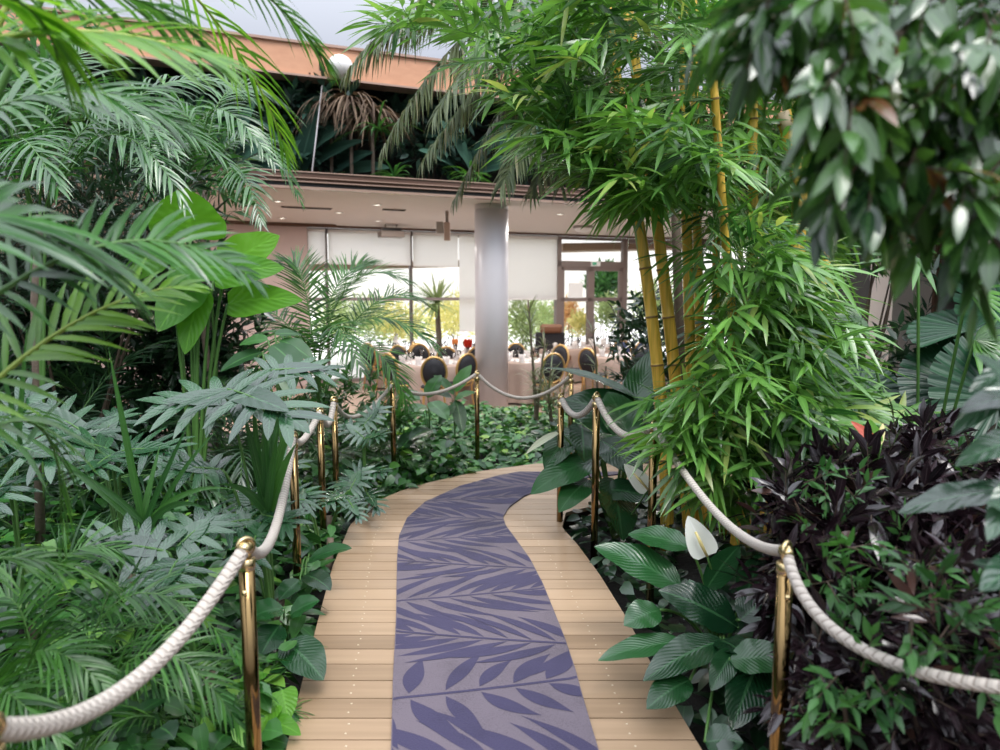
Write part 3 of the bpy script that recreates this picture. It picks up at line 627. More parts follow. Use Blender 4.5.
# ------------------------------------------------------------------ boardwalk, runner, rope barrier
ZB = -.14
def edge(pts):
    g = np.array([gr(*p) for p in pts]); g = g[np.argsort(g[:, 1])]; return g
le = edge([(286, 750), (300, 690), (318, 620), (333, 565), (350, 525), (372, 503), (400, 491), (430, 482), (480, 471), (540, 463)])
rE = edge([(702, 750), (660, 680), (628, 620), (600, 575), (578, 545), (562, 527), (566, 512), (620, 500), (700, 492)])
cl = edge([(391, 750), (393, 680), (396, 620), (397, 560), (399, 537), (407, 519), (425, 503), (460, 487), (500, 476), (545, 468), (600, 463)])
cr_ = edge([(598, 750), (586, 710), (575, 670), (565, 640), (553, 610), (543, 585), (530, 560), (515, 539), (506, 527), (503, 518), (509, 508), (524, 497), (545, 488), (590, 478), (650, 472)])
def ext(e):                              # carried on towards and behind the viewer
    d = (e[1]-e[0])/(e[1][1]-e[0][1]); return np.vstack([e[0]+d*(-1.2-e[0][1]), e])
le, rE, cl, cr_ = map(ext, (le, rE, cl, cr_))
def xi(e, y): return np.interp(y, e[:, 1], e[:, 0])
ymaxd = le[-1][1]; pw = .135; mb = MB(); sc = MB()
y = -1.2
while y < ymaxd-.02:
    y1 = min(y+pw-.007, ymaxd); ys = np.linspace(y, y1, 4); xl, xr = xi(le, ys), xi(rE, ys)
    if ys[-1] > rE[-1][1]: xr = np.maximum(xr, 2.9)
    m = 6; rows = np.array([[A(xl[k]+(xr[k]-xl[k])*q/m, ys[k], 0) for q in range(m+1)] for k in range(4)]).reshape(-1, 3)
    i, j = np.meshgrid(np.arange(3), np.arange(m), indexing='ij'); q = np.stack([i*(m+1)+j, i*(m+1)+j+1, (i+1)*(m+1)+j+1, (i+1)*(m+1)+j], -1).reshape(-1, 4)
    r = R.random(); mb.add(rows, q, r=np.full(len(rows), r))
    mb.add(rows-A(0, 0, .03), q[:, ::-1], r=np.full(len(rows), r))
    for e0, e1 in ((rows[:m+1], 0), (rows[-m-1:], 1)):
        v = np.concatenate([e0, e0-A(0, 0, .03)]); jj = np.arange(m); ff = np.stack([jj, jj+1, jj+m+2, jj+m+1], -1)
        mb.add(v, ff if e1 else ff[:, ::-1], r=np.full(len(v), r))
    for side in (0, 1):
        e0 = rows.reshape(4, m+1, 3)[:, m*side]; v = np.concatenate([e0, e0-A(0, 0, .03)]); jj = np.arange(3); ff = np.stack([jj, jj+1, jj+5, jj+4], -1)
        mb.add(v, ff, r=np.full(len(v), r))
    yc = (y+y1)/2
    if yc < 5.2:
        for xs in (xi(cl, yc)-.17, xi(cr_, yc)+.14, xi(cl, yc)-.4 if yc < 0 else None):
            if xs is not None and xi(le, yc)+.02 < xs < xi(rE, yc)-.02:
                for dy in (-.03, .03): lathe(sc, (xs, yc+dy, .0005), [(.0045, 0), (.004, .001), (.0001, .001)], 8)
    y += pw
deck = mb.build('boardwalk', M['deck'], smooth=False)
tag(deck, 'curving pale timber boardwalk of cross planks between the planting beds', 'boardwalk')
sc.build('screw_head', M['screw'], deck)['label'] = 'pale screw heads along the planks'
mb = MB(); ys = np.linspace(-1.2, ymaxd-.05, 120); xl, xr = xi(le, ys)+.06, xi(rE, ys)-.06
xr = np.where(ys > rE[-1][1], 2.8, xr); v = np.concatenate([np.stack([xl, ys, 0*ys-.035], -1), np.stack([xr, ys, 0*ys-.035], -1), np.stack([xl, ys, 0*ys-.13], -1), np.stack([xr, ys, 0*ys-.13], -1)])
k = np.arange(119); n_ = 120
mb.add(v, np.concatenate([np.stack([k, n_+k, n_+k+1, k+1], -1), np.stack([k, k+1, 2*n_+k+1, 2*n_+k], -1), np.stack([n_+k, 3*n_+k, 3*n_+k+1, n_+k+1], -1)]))
mb.build('joist', M['deck_gap'], deck, smooth=False)
# runner with its woven frond pattern
ys = np.linspace(-1.2, cr_[-1][1]-.02, 260); ys = ys[ys < cl[-1][1]]; nA = 10
XL, XR = xi(cl, ys), xi(cr_, ys); ZT = .011
rows = np.stack([XL[:, None]+(XR-XL)[:, None]*np.linspace(0, 1, nA+1)[None], np.repeat(ys[:, None], nA+1, 1), np.full((len(ys), nA+1), ZT)], -1)
i, j = np.meshgrid(np.arange(len(ys)-1), np.arange(nA), indexing='ij'); q = np.stack([i*(nA+1)+j, i*(nA+1)+j+1, (i+1)*(nA+1)+j+1, (i+1)*(nA+1)+j], -1).reshape(-1, 4)
mb = MB(); mb.add(rows.reshape(-1, 3), q)
for X_ in (XL, XR):
    k = np.arange(len(ys)-1); n_ = len(ys); v = np.concatenate([np.stack([X_, ys, 0*ys+ZT], -1), np.stack([X_, ys, 0*ys+.001], -1)])
    mb.add(v, np.stack([k, k+1, n_+k+1, n_+k], -1), mi=1)
LAY = [0]
def flat(B_, ang, L, W, bend=0., pr='weave'):
    ns = 22; s = np.linspace(0, 1, ns+1); th = ang+bend*s; d = np.stack([np.cos(th), np.sin(th)], -1)
    C = np.array(B_)[:2]+np.concatenate([[[0, 0]], np.cumsum((d[1:]+d[:-1])/2*L/ns, 0)])
    nn = np.stack([-d[:, 1], d[:, 0]], -1); w = (PROF[pr](s)*W/2) if pr else np.full(ns+1, W/2)
    v = (C[:, None]+nn[:, None]*(w[:, None]*np.array([-1, 0, 1]))[..., None]).reshape(-1, 2)
    v = np.stack([np.clip(v[:, 0], xi(cl, v[:, 1])+.004, xi(cr_, v[:, 1])-.004), np.minimum(v[:, 1], ys[-1]-.02)], -1)
    v = np.concatenate([v, np.full((len(v), 1), ZT+.0006+LAY[0]*.00003)], -1)
    LAY[0] = (LAY[0]+1) % 60
    ii, jj = np.meshgrid(np.arange(ns), np.arange(2), indexing='ij')
    mb.add(v, np.stack([ii*3+jj, ii*3+jj+1, (ii+1)*3+jj+1, (ii+1)*3+jj], -1).reshape(-1, 4), mi=1)
RC = np.random.default_rng(3)
ynear = gr(392, 703)[1]; y0 = ynear-4*.46; kf = 0
while y0 < 6.5:
    sg = 1 if kf % 2 == 0 else -1
    broad = abs(y0-ynear) < .05; x0 = xi(cl, y0)-.08 if sg > 0 else xi(cr_, y0)+.08
    a0_ = .16 if sg > 0 else PI-.10; bend = .10*sg; Ls = 1.15
    flat((x0, y0), a0_, Ls, .016, bend, None)
    nk = 9 if broad else 11
    for k in range(nk):
        t = k/(nk-1.0); th = a0_+bend*t; px_, py_ = x0+math.cos(a0_+bend*t/2)*Ls*t, y0+math.sin(a0_+bend*t/2)*Ls*t
        for sd in (1, -1):
            an = th+sd*((1.35-.95*t if broad else .80-.42*t)+RC.normal(0, .08))
            l = (.26 if broad else .40)*(.8+.4*math.sin(PI*min(1, .25+t)))*RC.uniform(.85, 1.15)
            flat((px_+.025*math.cos(an), py_+.025*math.sin(an)), an, l, (.085 if broad else .058)*RC.uniform(.8, 1.2), -sd*RC.uniform(.15, .5))
    y0 += .46; kf += 1
tag(mb.build('carpet_runner', [M['carpet'], M['carpet_leaf']], smooth=False), 'mauve carpet runner patterned with dark purple fronds along the boardwalk', 'carpet')

def ringz(p): return A(p[0], p[1], p[2]+.065)
def post(px, py, Y, label, base=ZB):
    p = at(px, py, Y); t = thing('rope_post', label, 'post', (p[0], p[1], base), 'brass rope barrier posts')
    tube(MB(), [A(p[0], p[1], base), p], .0235, 16).build('pole', M['brass'], t)
    lathe(MB(), p, [(.0245, -.035), (.0265, -.033), (.0265, -.002), (.022, 0), (.001, .001)], 16).build('collar', M['brass_b'], t)
    a_ = np.linspace(0, 2*PI, 21); c = p+A(0, 0, .035)
    tube(MB(), [c+A(.026*math.cos(x)*.7, .026*math.cos(x)*.7, .026*math.sin(x)) for x in a_], .007, 8, cap=False).build('rope_ring', M['brass_b'], t)
    lathe(MB(), p-A(0, .0235, .10), [(.009, 0), (.007, .006), (.001, .008)], 10, 0, [A(1, 0, 0), A(0, 0, 1), A(0, -1, 0)]).build('screw', M['brass_b'], t)
    return c
def pY(px, pb): return gr(px, pb, -.06)[1]
def pT(px, pt, z=.9): return gr(px, pt, z)[1]
Q = {}
for k, px, py, Y, l in (('P0', -14, 748, pT(-14, 748, .88), 'brass rope post at the near left corner, cut by the frame'),
        ('P1', 246, 558, pT(246, 558, .86), 'near left brass rope post beside the drooping fern palm'), ('P2', 293, 443, pY(296, 605), 'second brass rope post on the left beside the striped strap plant'),
        ('P3', 320, 417, pY(320, 547), 'third brass post on the left where the rope dips steeply'), ('P4', 334, 405, pY(336, 527), 'thin brass post just behind the third one on the left side'),
        ('P5', 392.5, 388, pY(392, 485), 'brass post at the far left bend beside the large-leaf plant'), ('P6', 477, 377, pY(477, 465), 'brass post at the far edge of the path before the column'),
        ('P7', 571, 379, pT(571, 379, .86), 'farthest brass post behind the peace lily leaves'), ('R4', 561, 402, pY(561, 529), 'slim brass post on the right at the inside bend behind the lily leaves'),
        ('R3', 596.5, 402, pY(598, 556), 'brass post on the right in front of the large dark lily'), ('R2', 654, 432, pT(654, 432, .9), 'brass post against the golden bamboo canes'),
        ('R1', 786, 562, pT(786, 562, .86), 'near right brass rope post beside the purple leaved shrub')):
    Q[k] = post(px, py, Y, l)
Q['R0'] = post(1260, 640, 1.35, 'x') if False else A(1.62, 1.25, .93)
pr0 = thing('rope_post', 'brass rope post beyond the right edge of the frame', 'post', (1.62, 1.25, ZB), 'brass rope barrier posts')
tube(MB(), [A(1.62, 1.25, ZB), A(1.62, 1.25, .88)], .0235, 16).build('pole', M['brass'], pr0)
lathe(MB(), A(1.62, 1.25, .88), [(.027, -.035), (.028, 0), (.012, .012), (.011, .045), (.001, .05)], 16).build('collar', M['brass_b'], pr0)
def rope(a, b, px, py, f, label, r=.021):
    p0, p2 = Q[a], Q[b]; Ym = p0[1]*(1-f)+p2[1]*f; m = at(px, py, Ym)
    c = (m-(1-f)**2*p0-f*f*p2)/(2*f*(1-f)); t = np.linspace(0, 1, 60)[:, None]; P = (1-t)**2*p0+2*t*(1-t)*c+t*t*p2
    th = thing('barrier_rope', label, 'rope', p0, 'white barrier ropes')
    tube(MB(), P, r, 12).build('rope', M['rope'], th)
    for e, s_ in ((0, 1), (-1, -1)):
        d = norm(P[e+3*s_]-P[e]); tube(MB(), [P[e]-d*.012, P[e]+d*.002, P[e]+d*.022], [r*.6, r*1.12, r*1.12], 14).build('end_cap', M['brass_b'], th)
rope('P0', 'P1', 150, 668, .55, 'white rope across the near left foreground over the fern palm')
rope('P1', 'P2', 268, 545, .35, 'white rope rising steeply from the near left post to the second')
rope('P2', 'P3', 302, 441, .45, 'short white rope between the second and third left posts')
rope('P3', 'P4', 328, 424, .5, 'short steep rope loop behind the third left post')
rope('P4', 'P5', 358, 416, .5, 'white rope sagging before the feathery palm on the far left', .017)
rope('P5', 'P6', 428, 394, .45, 'white rope before the dining tables left of the column', .017)
rope('P6', 'P7', 527, 398, .55, 'white rope sagging right of the column before the dracaenas', .017)
rope('R4', 'R3', 574, 415, .42, 'short white rope loop over the large dark lily leaf')
rope('R3', 'R2', 628, 436, .6, 'white rope sagging across the dark lily to the bamboo canes')
rope('R2', 'R1', 745, 538, .72, 'white rope from the bamboo to the near right post', .018)
rope('R1', 'R0', 890, 662, .45, 'white rope across the purple shrub at the right edge', .0165)

# ------------------------------------------------------------------ beds
gx, gy = np.meshgrid(np.linspace(-8, 6, 90), np.linspace(-1.5, 11.5, 90)); gz = ZB-.012*np.maximum(0, gy-6)*2+.03*np.sin(gx*3.1)*np.cos(gy*2.3)-.02
i, j = np.meshgrid(np.arange(89), np.arange(89), indexing='ij')
dz = (gx-0)*math.sin(PHI)*-1+(gy-PF[1])*math.cos(PHI)
keep = ((gy-PF[1])*math.cos(PHI)-(gx-PF[0])*math.sin(PHI)) < .1
f = np.stack([i*90+j, i*90+j+1, (i+1)*90+j+1, (i+1)*90+j], -1).reshape(-1, 4); f = f[keep.ravel()[f].all(1)]
structure(MB().add(np.stack([gx, gy, gz], -1), f).build('ground_soil', M['soil']))
def onpath(P):
    return (P[:, 0] > xi(le, P[:, 1])-.03) & (P[:, 0] < np.where(P[:, 1] > rE[-1][1], 3, xi(rE, P[:, 1]))+.03) & (P[:, 1] < ymaxd)
def carpetplant(name, mat, label, cat, n, xr_, yr_, hmax, L, W, prof='heart', cond=None, ns=3):
    P = np.stack([R.uniform(*xr_, n), R.uniform(*yr_, n), np.zeros(n)], -1); P = P[~onpath(P)]
    if cond is not None: P = P[cond(P)]
    k = .5+.5*np.sin(P[:, 0]*4.1+1)*np.cos(P[:, 1]*3.3); P[:, 2] = ZB+.03+R.random(len(P))*hmax*(.45+.55*k)
    D = rdir(len(P), -.5, .35); Nn = A(0, 0, 1)+R.normal(0, .35, (len(P), 3))
    mb = MB(); leaves(mb, P, D, Nn, L*R.uniform(.6, 1.2, len(P)), W*R.uniform(.7, 1.15, len(P)), prof, ns, 1, R.uniform(.2, 1, len(P)), .12)
    o = mb.build(name, M[mat], loc=(np.mean(P[:, 0]), np.mean(P[:, 1]), ZB)); return tag(o, label, cat, kind='stuff')
front = lambda P: ((P[:, 1]-PF[1])*math.cos(PHI)-(P[:, 0]-PF[0])*math.sin(PHI)) < -.35
carpetplant('ground_ivy', 'ivy', 'dense green ground ivy along the far edge of the boardwalk before the column', 'ground cover', 9000, (-2.6, 2.2), (5.6, 10.6), .19, .12, .085, cond=lambda P: front(P) & (P[:, 0] > -1.2-.22*(P[:, 1]-6)))
carpetplant('pothos_groundcover', 'pothos', 'heart leaved creeper carpeting the left bed', 'ground cover', 11000, (-5.2, -.3), (.9, 7.5), .42, .12, .09, cond=lambda P: (P[:, 0] > -.62*P[:, 1]-1.3))
carpetplant('shade_groundcover', 'shrub_dark', 'dark low leaf cover under the bamboo and lilies on the right', 'ground cover', 6500, (.3, 4.8), (1.2, 8.5), .25, .12, .08)

# ------------------------------------------------------------------ plants
def P3(q): return q if isinstance(q, np.ndarray) else at(*q)
def gbase(px, Y, z=ZB): p = at(px, 295, Y); return A(p[0], p[1], z)
def bigleaf(t, base, b0, tip, W, prof='ellip', mat='lily', Nh=(0, -.35, 1), droop=.5, fold=.18, wave=.05, ns=12, pet=True, pr=.006, name='leaf'):
    b0, tip = P3(b0), P3(tip); D = tip-b0; L = np.linalg.norm(D)
    mb = MB(); leaves(mb, [b0], norm(D)-GZ*droop*.5, np.array(Nh, float), L*1.04, W, prof, ns, 3, droop, fold, wave)
    if pet:
        base = P3(base); m = (base*.5+b0*.5)+A(0, 0, .12*np.linalg.norm(b0-base)); tube(mb, bez(base, m, b0, 12), np.linspace(pr*1.4, pr, 12), 6, mi=1)
        tube(mb, [b0, b0+norm(D)*L*.5], [pr, pr*.4], 4, mi=1) if False else None
    return mb.build(name, [M[mat], M['stalk']], t)

def palm(name, label, base, heads, mat, seed=None, group=None, trunk=None):
    """heads: fronds given as (p0, mid, tip, n, leaflet length, width, options)"""
    t = thing(name, label, 'palm', base, group)
    for h in heads:
        p0, m, tip, n, ll, lw = h[:6]; op = dict(h[6]) if len(h) > 6 else {}
        mt = op.pop('mat', mat); st = op.pop('stalk', 'stalk'); stem = op.pop('stem', True)
        P = bez(P3(p0), P3(m), P3(tip), 28); mb = MB(); frond(mb, P, n, ll, lw, **op)
        if stem: tube(mb, bez(base, (np.array(base)*.4+P[0]*.6)-A(0, 0, .0), P[0], 10), np.linspace(.014, .009, 10), 6, mi=1)
        mb.build('frond', [M[mt], M[st]], t)
    if trunk is not None: tube(MB(), trunk[0], trunk[1], 12).build('trunk', M['bark'], t)
    return t
def palm_auto(name, label, base, nf, L, mat, ll, lw, el=(.5, 1.3), bend=(1.0, 1.7), n=30, crown=0., seed=1, az=(0, 2*PI), **op):
    global R
    keep_, R = R, np.random.default_rng(seed)
    t = thing(name, label, 'palm', base); c = np.array(base)+A(0, 0, crown)
    for k in range(nf):
        a = az[0]+(az[1]-az[0])*(k+R.uniform(.1, .9))/nf
        P = arch(c, a, R.uniform(*el), L*R.uniform(.75, 1.1), R.uniform(*bend), 22); mb = MB()
        frond(mb, P, n, ll*R.uniform(.85, 1.1), lw, **op); mb.build('frond', [M[mat], M['stalk']], t)
    if crown: tube(MB(), [base, (np.array(base)+c)/2, c], [.06, .05, .045], 10).build('trunk', M['bark'], t)
    R = keep_; return t

# --- left foreground palm hanging into the frame from the left edge
b = A(-2.15, 1.35, ZB)
palm('kentia_palm', 'broad feather palm at the left edge, one blurred frond arching over mid height', b, [
    ((-150, 430, 1.5), (85, 250, 1.7), (255, 282, 1.95), 30, .195, .019, dict(droop=.45, a0=78, a1=35, rr=.009, mat='palm_blue', tilt=.75)),
    ((-120, 520, 1.6), (40, 345, 1.8), (190, 285, 2.1), 26, .21, .02, dict(droop=.45, mat='palm_bright', stalk='stalk_y', rr=.010, tilt=.7)),
    ((-200, 330, 1.3), (-20, 215, 1.5), (130, 300, 1.8), 22, .34, .03, dict(droop=.6, mat='palm_blue', tilt=.6)),
    ((-150, 560, 1.7), (20, 420, 1.9), (60, 540, 2.0), 22, .26, .022, dict(droop=.8)),
    ((-160, 640, 1.7), (-20, 560, 1.9), (110, 585, 2.0), 24, .24, .018, dict(droop=.8))], 'palm')
b = A(-2.6, 1.9, ZB)
palm('tall_kentia_palm', 'tall bright green palm hanging its blurred fronds into the top left corner', b, [
    ((-180, 110, 1.7), (30, 34, 1.75), (215, 62, 1.9), 26, .34, .026, dict(droop=.6, mat='palm_bright', stalk='stalk_y', rr=.012, tilt=.6)),
    ((-150, -20, 1.8), (70, -20, 1.9), (200, 40, 2.1), 24, .30, .022, dict(droop=.95)),
    ((-150, 30, 1.5), (0, -5, 1.6), (60, 70, 1.7), 18, .30, .028, dict(droop=.7, mat='palm_bright')),
    ((60, -120, 2.4), (215, 20, 2.7), (285, 150, 2.9), 26, .32, .018, dict(droop=.9, mat='palm_bright', stalk='stalk_y')),
    ((100, -130, 2.2), (255, -15, 2.3), (325, 62, 2.4), 24, .24, .018, dict(droop=.9)),
    ((-150, 200, 2.1), (40, 95, 2.2), (180, 130, 2.4), 28, .32, .022, dict(droop=.6, mat='palm_blue', tilt=.6))], 'palm', trunk=([b, b+A(.05, .0, 1.3), b+A(.15, .05, 2.6)], [.07, .06, .05]))
# --- blue grey feather palms further back on the left
b = gbase(20, 4.4)
palm('areca_palm', 'blue grey feathery palm in the left background under the bronze eave', b, [
    ((40, 210, 4.4), (70, 95, 4.3), (175, 150, 4.1), 40, .36, .020, dict(droop=.7, tilt=.55)),
    ((30, 210, 4.4), (-10, 105, 4.2), (-60, 200, 4.0), 36, .36, .020, dict(droop=.7, tilt=.55)),
    ((45, 210, 4.4), (120, 110, 4.6), (240, 175, 4.8), 40, .36, .020, dict(droop=.8, tilt=.55)),
    ((45, 215, 4.4), (110, 135, 4.2), (185, 205, 4.0), 36, .32, .020, dict(droop=.7, tilt=.55)),
    ((35, 215, 4.4), (20, 140, 4.0), (60, 190, 3.7), 36, .34, .020, dict(droop=.7, tilt=.55)),
    ((45, 215, 4.5), (150, 90, 4.8), (255, 100, 5.2), 40, .34, .020, dict(droop=.9, tilt=.55)),
    ((40, 215, 4.5), (60, 70, 4.9), (120, 60, 5.3), 36, .34, .02, dict(droop=.8, tilt=.55))], 'palm_blue', trunk=([b, at(35, 300, 4.4), at(40, 215, 4.4)], [.03, .025, .02]))
b = gbase(215, 6.0)
palm('areca_palm', 'feather palm spilling over the bronze eave left of the steel cable', b, [
    ((205, 190, 6.0), (215, 110, 5.9), (275, 165, 5.7), 38, .36, .02, dict(droop=.8, tilt=.55)),
    ((205, 190, 6.0), (180, 110, 5.9), (130, 170, 5.7), 38, .36, .02, dict(droop=.8, tilt=.55)),
    ((205, 190, 6.0), (250, 135, 6.1), (300, 200, 6.1), 36, .32, .02, dict(droop=.8, tilt=.55)),
    ((205, 195, 6.0), (235, 170, 5.6), (262, 225, 5.3), 30, .30, .02, dict(droop=.8, tilt=.55)),
    ((205, 190, 6.0), (230, 90, 6.3), (300, 120, 6.6), 36, .34, .02, dict(droop=.8, tilt=.55)),
    ((205, 190, 6.0), (170, 140, 5.6), (150, 215, 5.3), 36, .34, .02, dict(droop=.8, tilt=.55))], 'palm_blue', trunk=([b, at(200, 300, 6), at(205, 190, 6)], [.03, .025, .02]))
# --- feathery palm before the left windows
b = gbase(318, 6.5)
palm('areca_palm', 'feathery green palm before the windows with fronds arching left of the column', b, [
    ((318, 372, 6.5), (350, 285, 6.5), (408, 282, 6.5), 50, .36, .017, dict(droop=.35, tilt=.3)),
    ((318, 372, 6.5), (372, 318, 6.4), (440, 352, 6.3), 50, .36, .017, dict(droop=.45, tilt=.3)),
    ((316, 372, 6.5), (305, 290, 6.6), (290, 262, 6.7), 50, .36, .017, dict(droop=.35, tilt=.3)),
    ((316, 372, 6.5), (270, 312, 6.6), (222, 332, 6.7), 50, .36, .017, dict(droop=.6, tilt=.3)),
    ((318, 374, 6.5), (365, 345, 6.1), (408, 405, 5.9), 50, .36, .017, dict(droop=.6, tilt=.3)),
    ((318, 372, 6.5), (335, 290, 6.8), (372, 262, 7.1), 50, .36, .017, dict(droop=.3, tilt=.3)),
    ((318, 374, 6.5), (330, 325, 6.0), (362, 372, 5.6), 50, .36, .017, dict(droop=.6, tilt=.3)),
    ((318, 374, 6.5), (290, 330, 6.0), (262, 392, 5.7), 50, .36, .017, dict(droop=.6, tilt=.3)),
    ((318, 374, 6.5), (380, 300, 6.9), (432, 310, 7.2), 50, .36, .017, dict(droop=.4, tilt=.3))], 'fern')
palm_auto('areca_palm', 'bushy dark palm between the bright big leaves and the feathery window palm', gbase(240, 5.6), 13, 1.5, 'palm_dark', .34, .018, (.7, 1.4), (.9, 1.6), 34, 0, 11, droop=.7)
palm_auto('areca_palm', 'dense low palm on the far left bend behind the sagging rope', gbase(368, 6.6), 12, .95, 'fern', .26, .013, (.6, 1.4), (.8, 1.6), 34, 0, 12, droop=.5)
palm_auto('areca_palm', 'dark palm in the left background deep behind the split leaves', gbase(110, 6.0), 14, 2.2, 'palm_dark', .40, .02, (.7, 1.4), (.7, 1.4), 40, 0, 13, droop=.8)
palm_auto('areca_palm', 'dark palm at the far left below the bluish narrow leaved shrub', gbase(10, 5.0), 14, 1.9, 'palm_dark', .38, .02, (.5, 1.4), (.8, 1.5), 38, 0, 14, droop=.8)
# --- fine ferny palms in the lower left corner
b = gbase(60, 2.3)
hd = []
for p0, m, tip in (((60, 790, 1.9), (120, 600, 1.9), (252, 668, 1.95)), ((50, 790, 1.9), (60, 565, 2.1), (175, 585, 2.2)), ((70, 800, 1.8), (140, 655, 1.7), (245, 735, 1.7)),
                   ((40, 790, 1.9), (20, 610, 1.9), (-40, 640, 1.9)), ((60, 790, 2.0), (130, 560, 2.3), (215, 600, 2.5)), ((50, 800, 1.7), (30, 660, 1.6), (110, 690, 1.55)), ((40, 800, 1.7), (-10, 690, 1.6), (60, 740, 1.5))):
    p0, m, tip = [(q[0], q[1], q[2]+.4) for q in (p0, m, tip)]
    hd.append((p0, m, tip, 38, .19, .012, dict(droop=.6, tilt=.5, rr=.005, stem=False)))
palm('parlour_palm', 'fine ferny palm in the lower left corner under the near white rope', b, hd, 'fern')
palm_auto('parlour_palm', 'small ferny palm behind the near rope at the left edge', gbase(5, 2.6), 11, .85, 'fern', .21, .014, (.5, 1.35), (1., 1.8), 34, 0, 15, droop=.6)
palm_auto('parlour_palm', 'small ferny palm between the near left post and the split leaves', gbase(175, 2.5), 10, .7, 'palm', .16, .010, (.5, 1.3), (1., 1.8), 34, 0, 16, droop=.6)

# --- split leaf philodendrons
def philo_leaf(t, base, b0, tip, Wd, nl=6, mat='philo', Nh=(0, -.5, 1), droop=.35):
    b0, tip, base = P3(b0), P3(tip), P3(base); Wd = Wd*.74; D = norm(tip-b0); L = np.linalg.norm(tip-b0); T = norm(np.cross(D, np.array(Nh, float))); U = np.cross(T, D)
    mb = MB(); P = bez(b0, (b0+tip)/2+U*L*.06, tip, 20)
    leaves(mb, [b0], P[6]-b0, U, L*.95, Wd*.40, 'ellip', 8, 1, droop*.3, .1)
    for k in range(nl):
        s = k/(nl-1.0); q = P[int(2+s*14)]
        for sg in (1, -1):
            an = math.radians(118-88*s)+R.normal(0, .07); d = D*math.cos(an)+sg*T*math.sin(an)+U*.06
            le = Wd*.62*(.72+.5*math.sin(PI*(.22+.62*s)))*R.uniform(.9, 1.1); leaves(mb, [q], d, U, le, Wd*.165, 'lobe', 6, 1, droop, .15, .03)
    leaves(mb, [P[15]], D, U, L*.38, Wd*.24, 'lobe', 5, 1, droop, .12)
    m = base*.45+b0*.55+A(0, 0, .15*np.linalg.norm(b0-base)); tube(mb, bez(base, m, b0, 12), .007, 6, mi=1); tube(mb, P, np.linspace(.006, .002, 20), 5, mi=1)
    return mb.build('leaf', [M[mat], M['stalk']], t)
def philo(label, px, Y, lv, name='split_leaf_philodendron'):
    b = gbase(px, Y); t = thing(name, label, 'plant', b)
    for b0, tip, w in lv: philo_leaf(t, b, b0, tip, w)
    tube(MB(), [b, b+A(.02, 0, .12), b+A(.03, .02, .25)], [.03, .028, .02], 8).build('stem', M['bark'], t)
    return t
philo('split leaf philodendron with one big blue grey leaf held above the strap plant', 262, 3.4, [((222, 388, 3.3), (298, 424, 3.0), .50), ((252, 398, 3.4), (160, 408, 3.3), .50), ((262, 372, 3.5), (330, 372, 3.6), .38), ((222, 470, 3.3), (165, 470, 3.2), .32)])
philo('split leaf philodendron with spreading blue leaves in the dark left background', 108, 3.8, [((110, 450, 3.8), (52, 440, 3.6), .42), ((118, 452, 3.8), (178, 452, 3.7), .40), ((95, 440, 3.9), (30, 405, 4.0), .42), ((112, 455, 3.7), (85, 480, 3.4), .36), ((100, 440, 4), (120, 415, 4.2), .36)])
philo('split leaf philodendron at the left frame edge above the ferny palms', 0, 3.2, [((5, 440, 3.2), (-50, 430, 3.0), .4), ((10, 445, 3.2), (60, 465, 3.0), .4), ((5, 430, 3.3), (30, 395, 3.4), .4), ((8, 480, 3.0), (-20, 520, 2.7), .36)])
philo('low split leaf philodendron beside the first rope post, leaves facing up', 182, 2.7, [((168, 552, 2.65), (95, 545, 2.6), .36), ((176, 548, 2.7), (212, 520, 2.85), .34), ((178, 560, 2.6), (160, 600, 2.35), .34)])
philo('split leaf philodendron between the first and second rope posts', 262, 3.3, [((252, 520, 3.25), (205, 530, 3.1), .32), ((262, 515, 3.3), (292, 525, 3.2), .30), ((258, 530, 3.2), (248, 570, 2.95), .30), ((262, 512, 3.3), (240, 495, 3.5), .3)])
philo('feathery blue philodendron beside the third and fourth rope posts', 362, 5.2, [((362, 440, 5.2), (384, 436, 5.1), .26), ((364, 438, 5.2), (345, 425, 5.3), .28), ((362, 470, 5.1), (384, 474, 4.95), .24), ((362, 475, 5.1), (338, 488, 4.95), .28), ((364, 425, 5.3), (380, 408, 5.4), .28), ((366, 492, 5.0), (378, 512, 4.75), .24)])
philo('small blue philodendron hanging over the deck at the left bend', 318, 4.75, [((348, 500, 4.6), (360, 520, 4.4), .2), ((345, 495, 4.7), (325, 505, 4.5), .28), ((350, 490, 4.7), (362, 470, 4.8), .26)])
philo('split leaf philodendron low under the left side of the rope posts', 318, 4.3, [((285, 492, 4.3), (312, 500, 4.2), .3), ((306, 500, 4.1), (272, 505, 3.95), .32), ((292, 470, 4.4), (272, 450, 4.5), .3)])
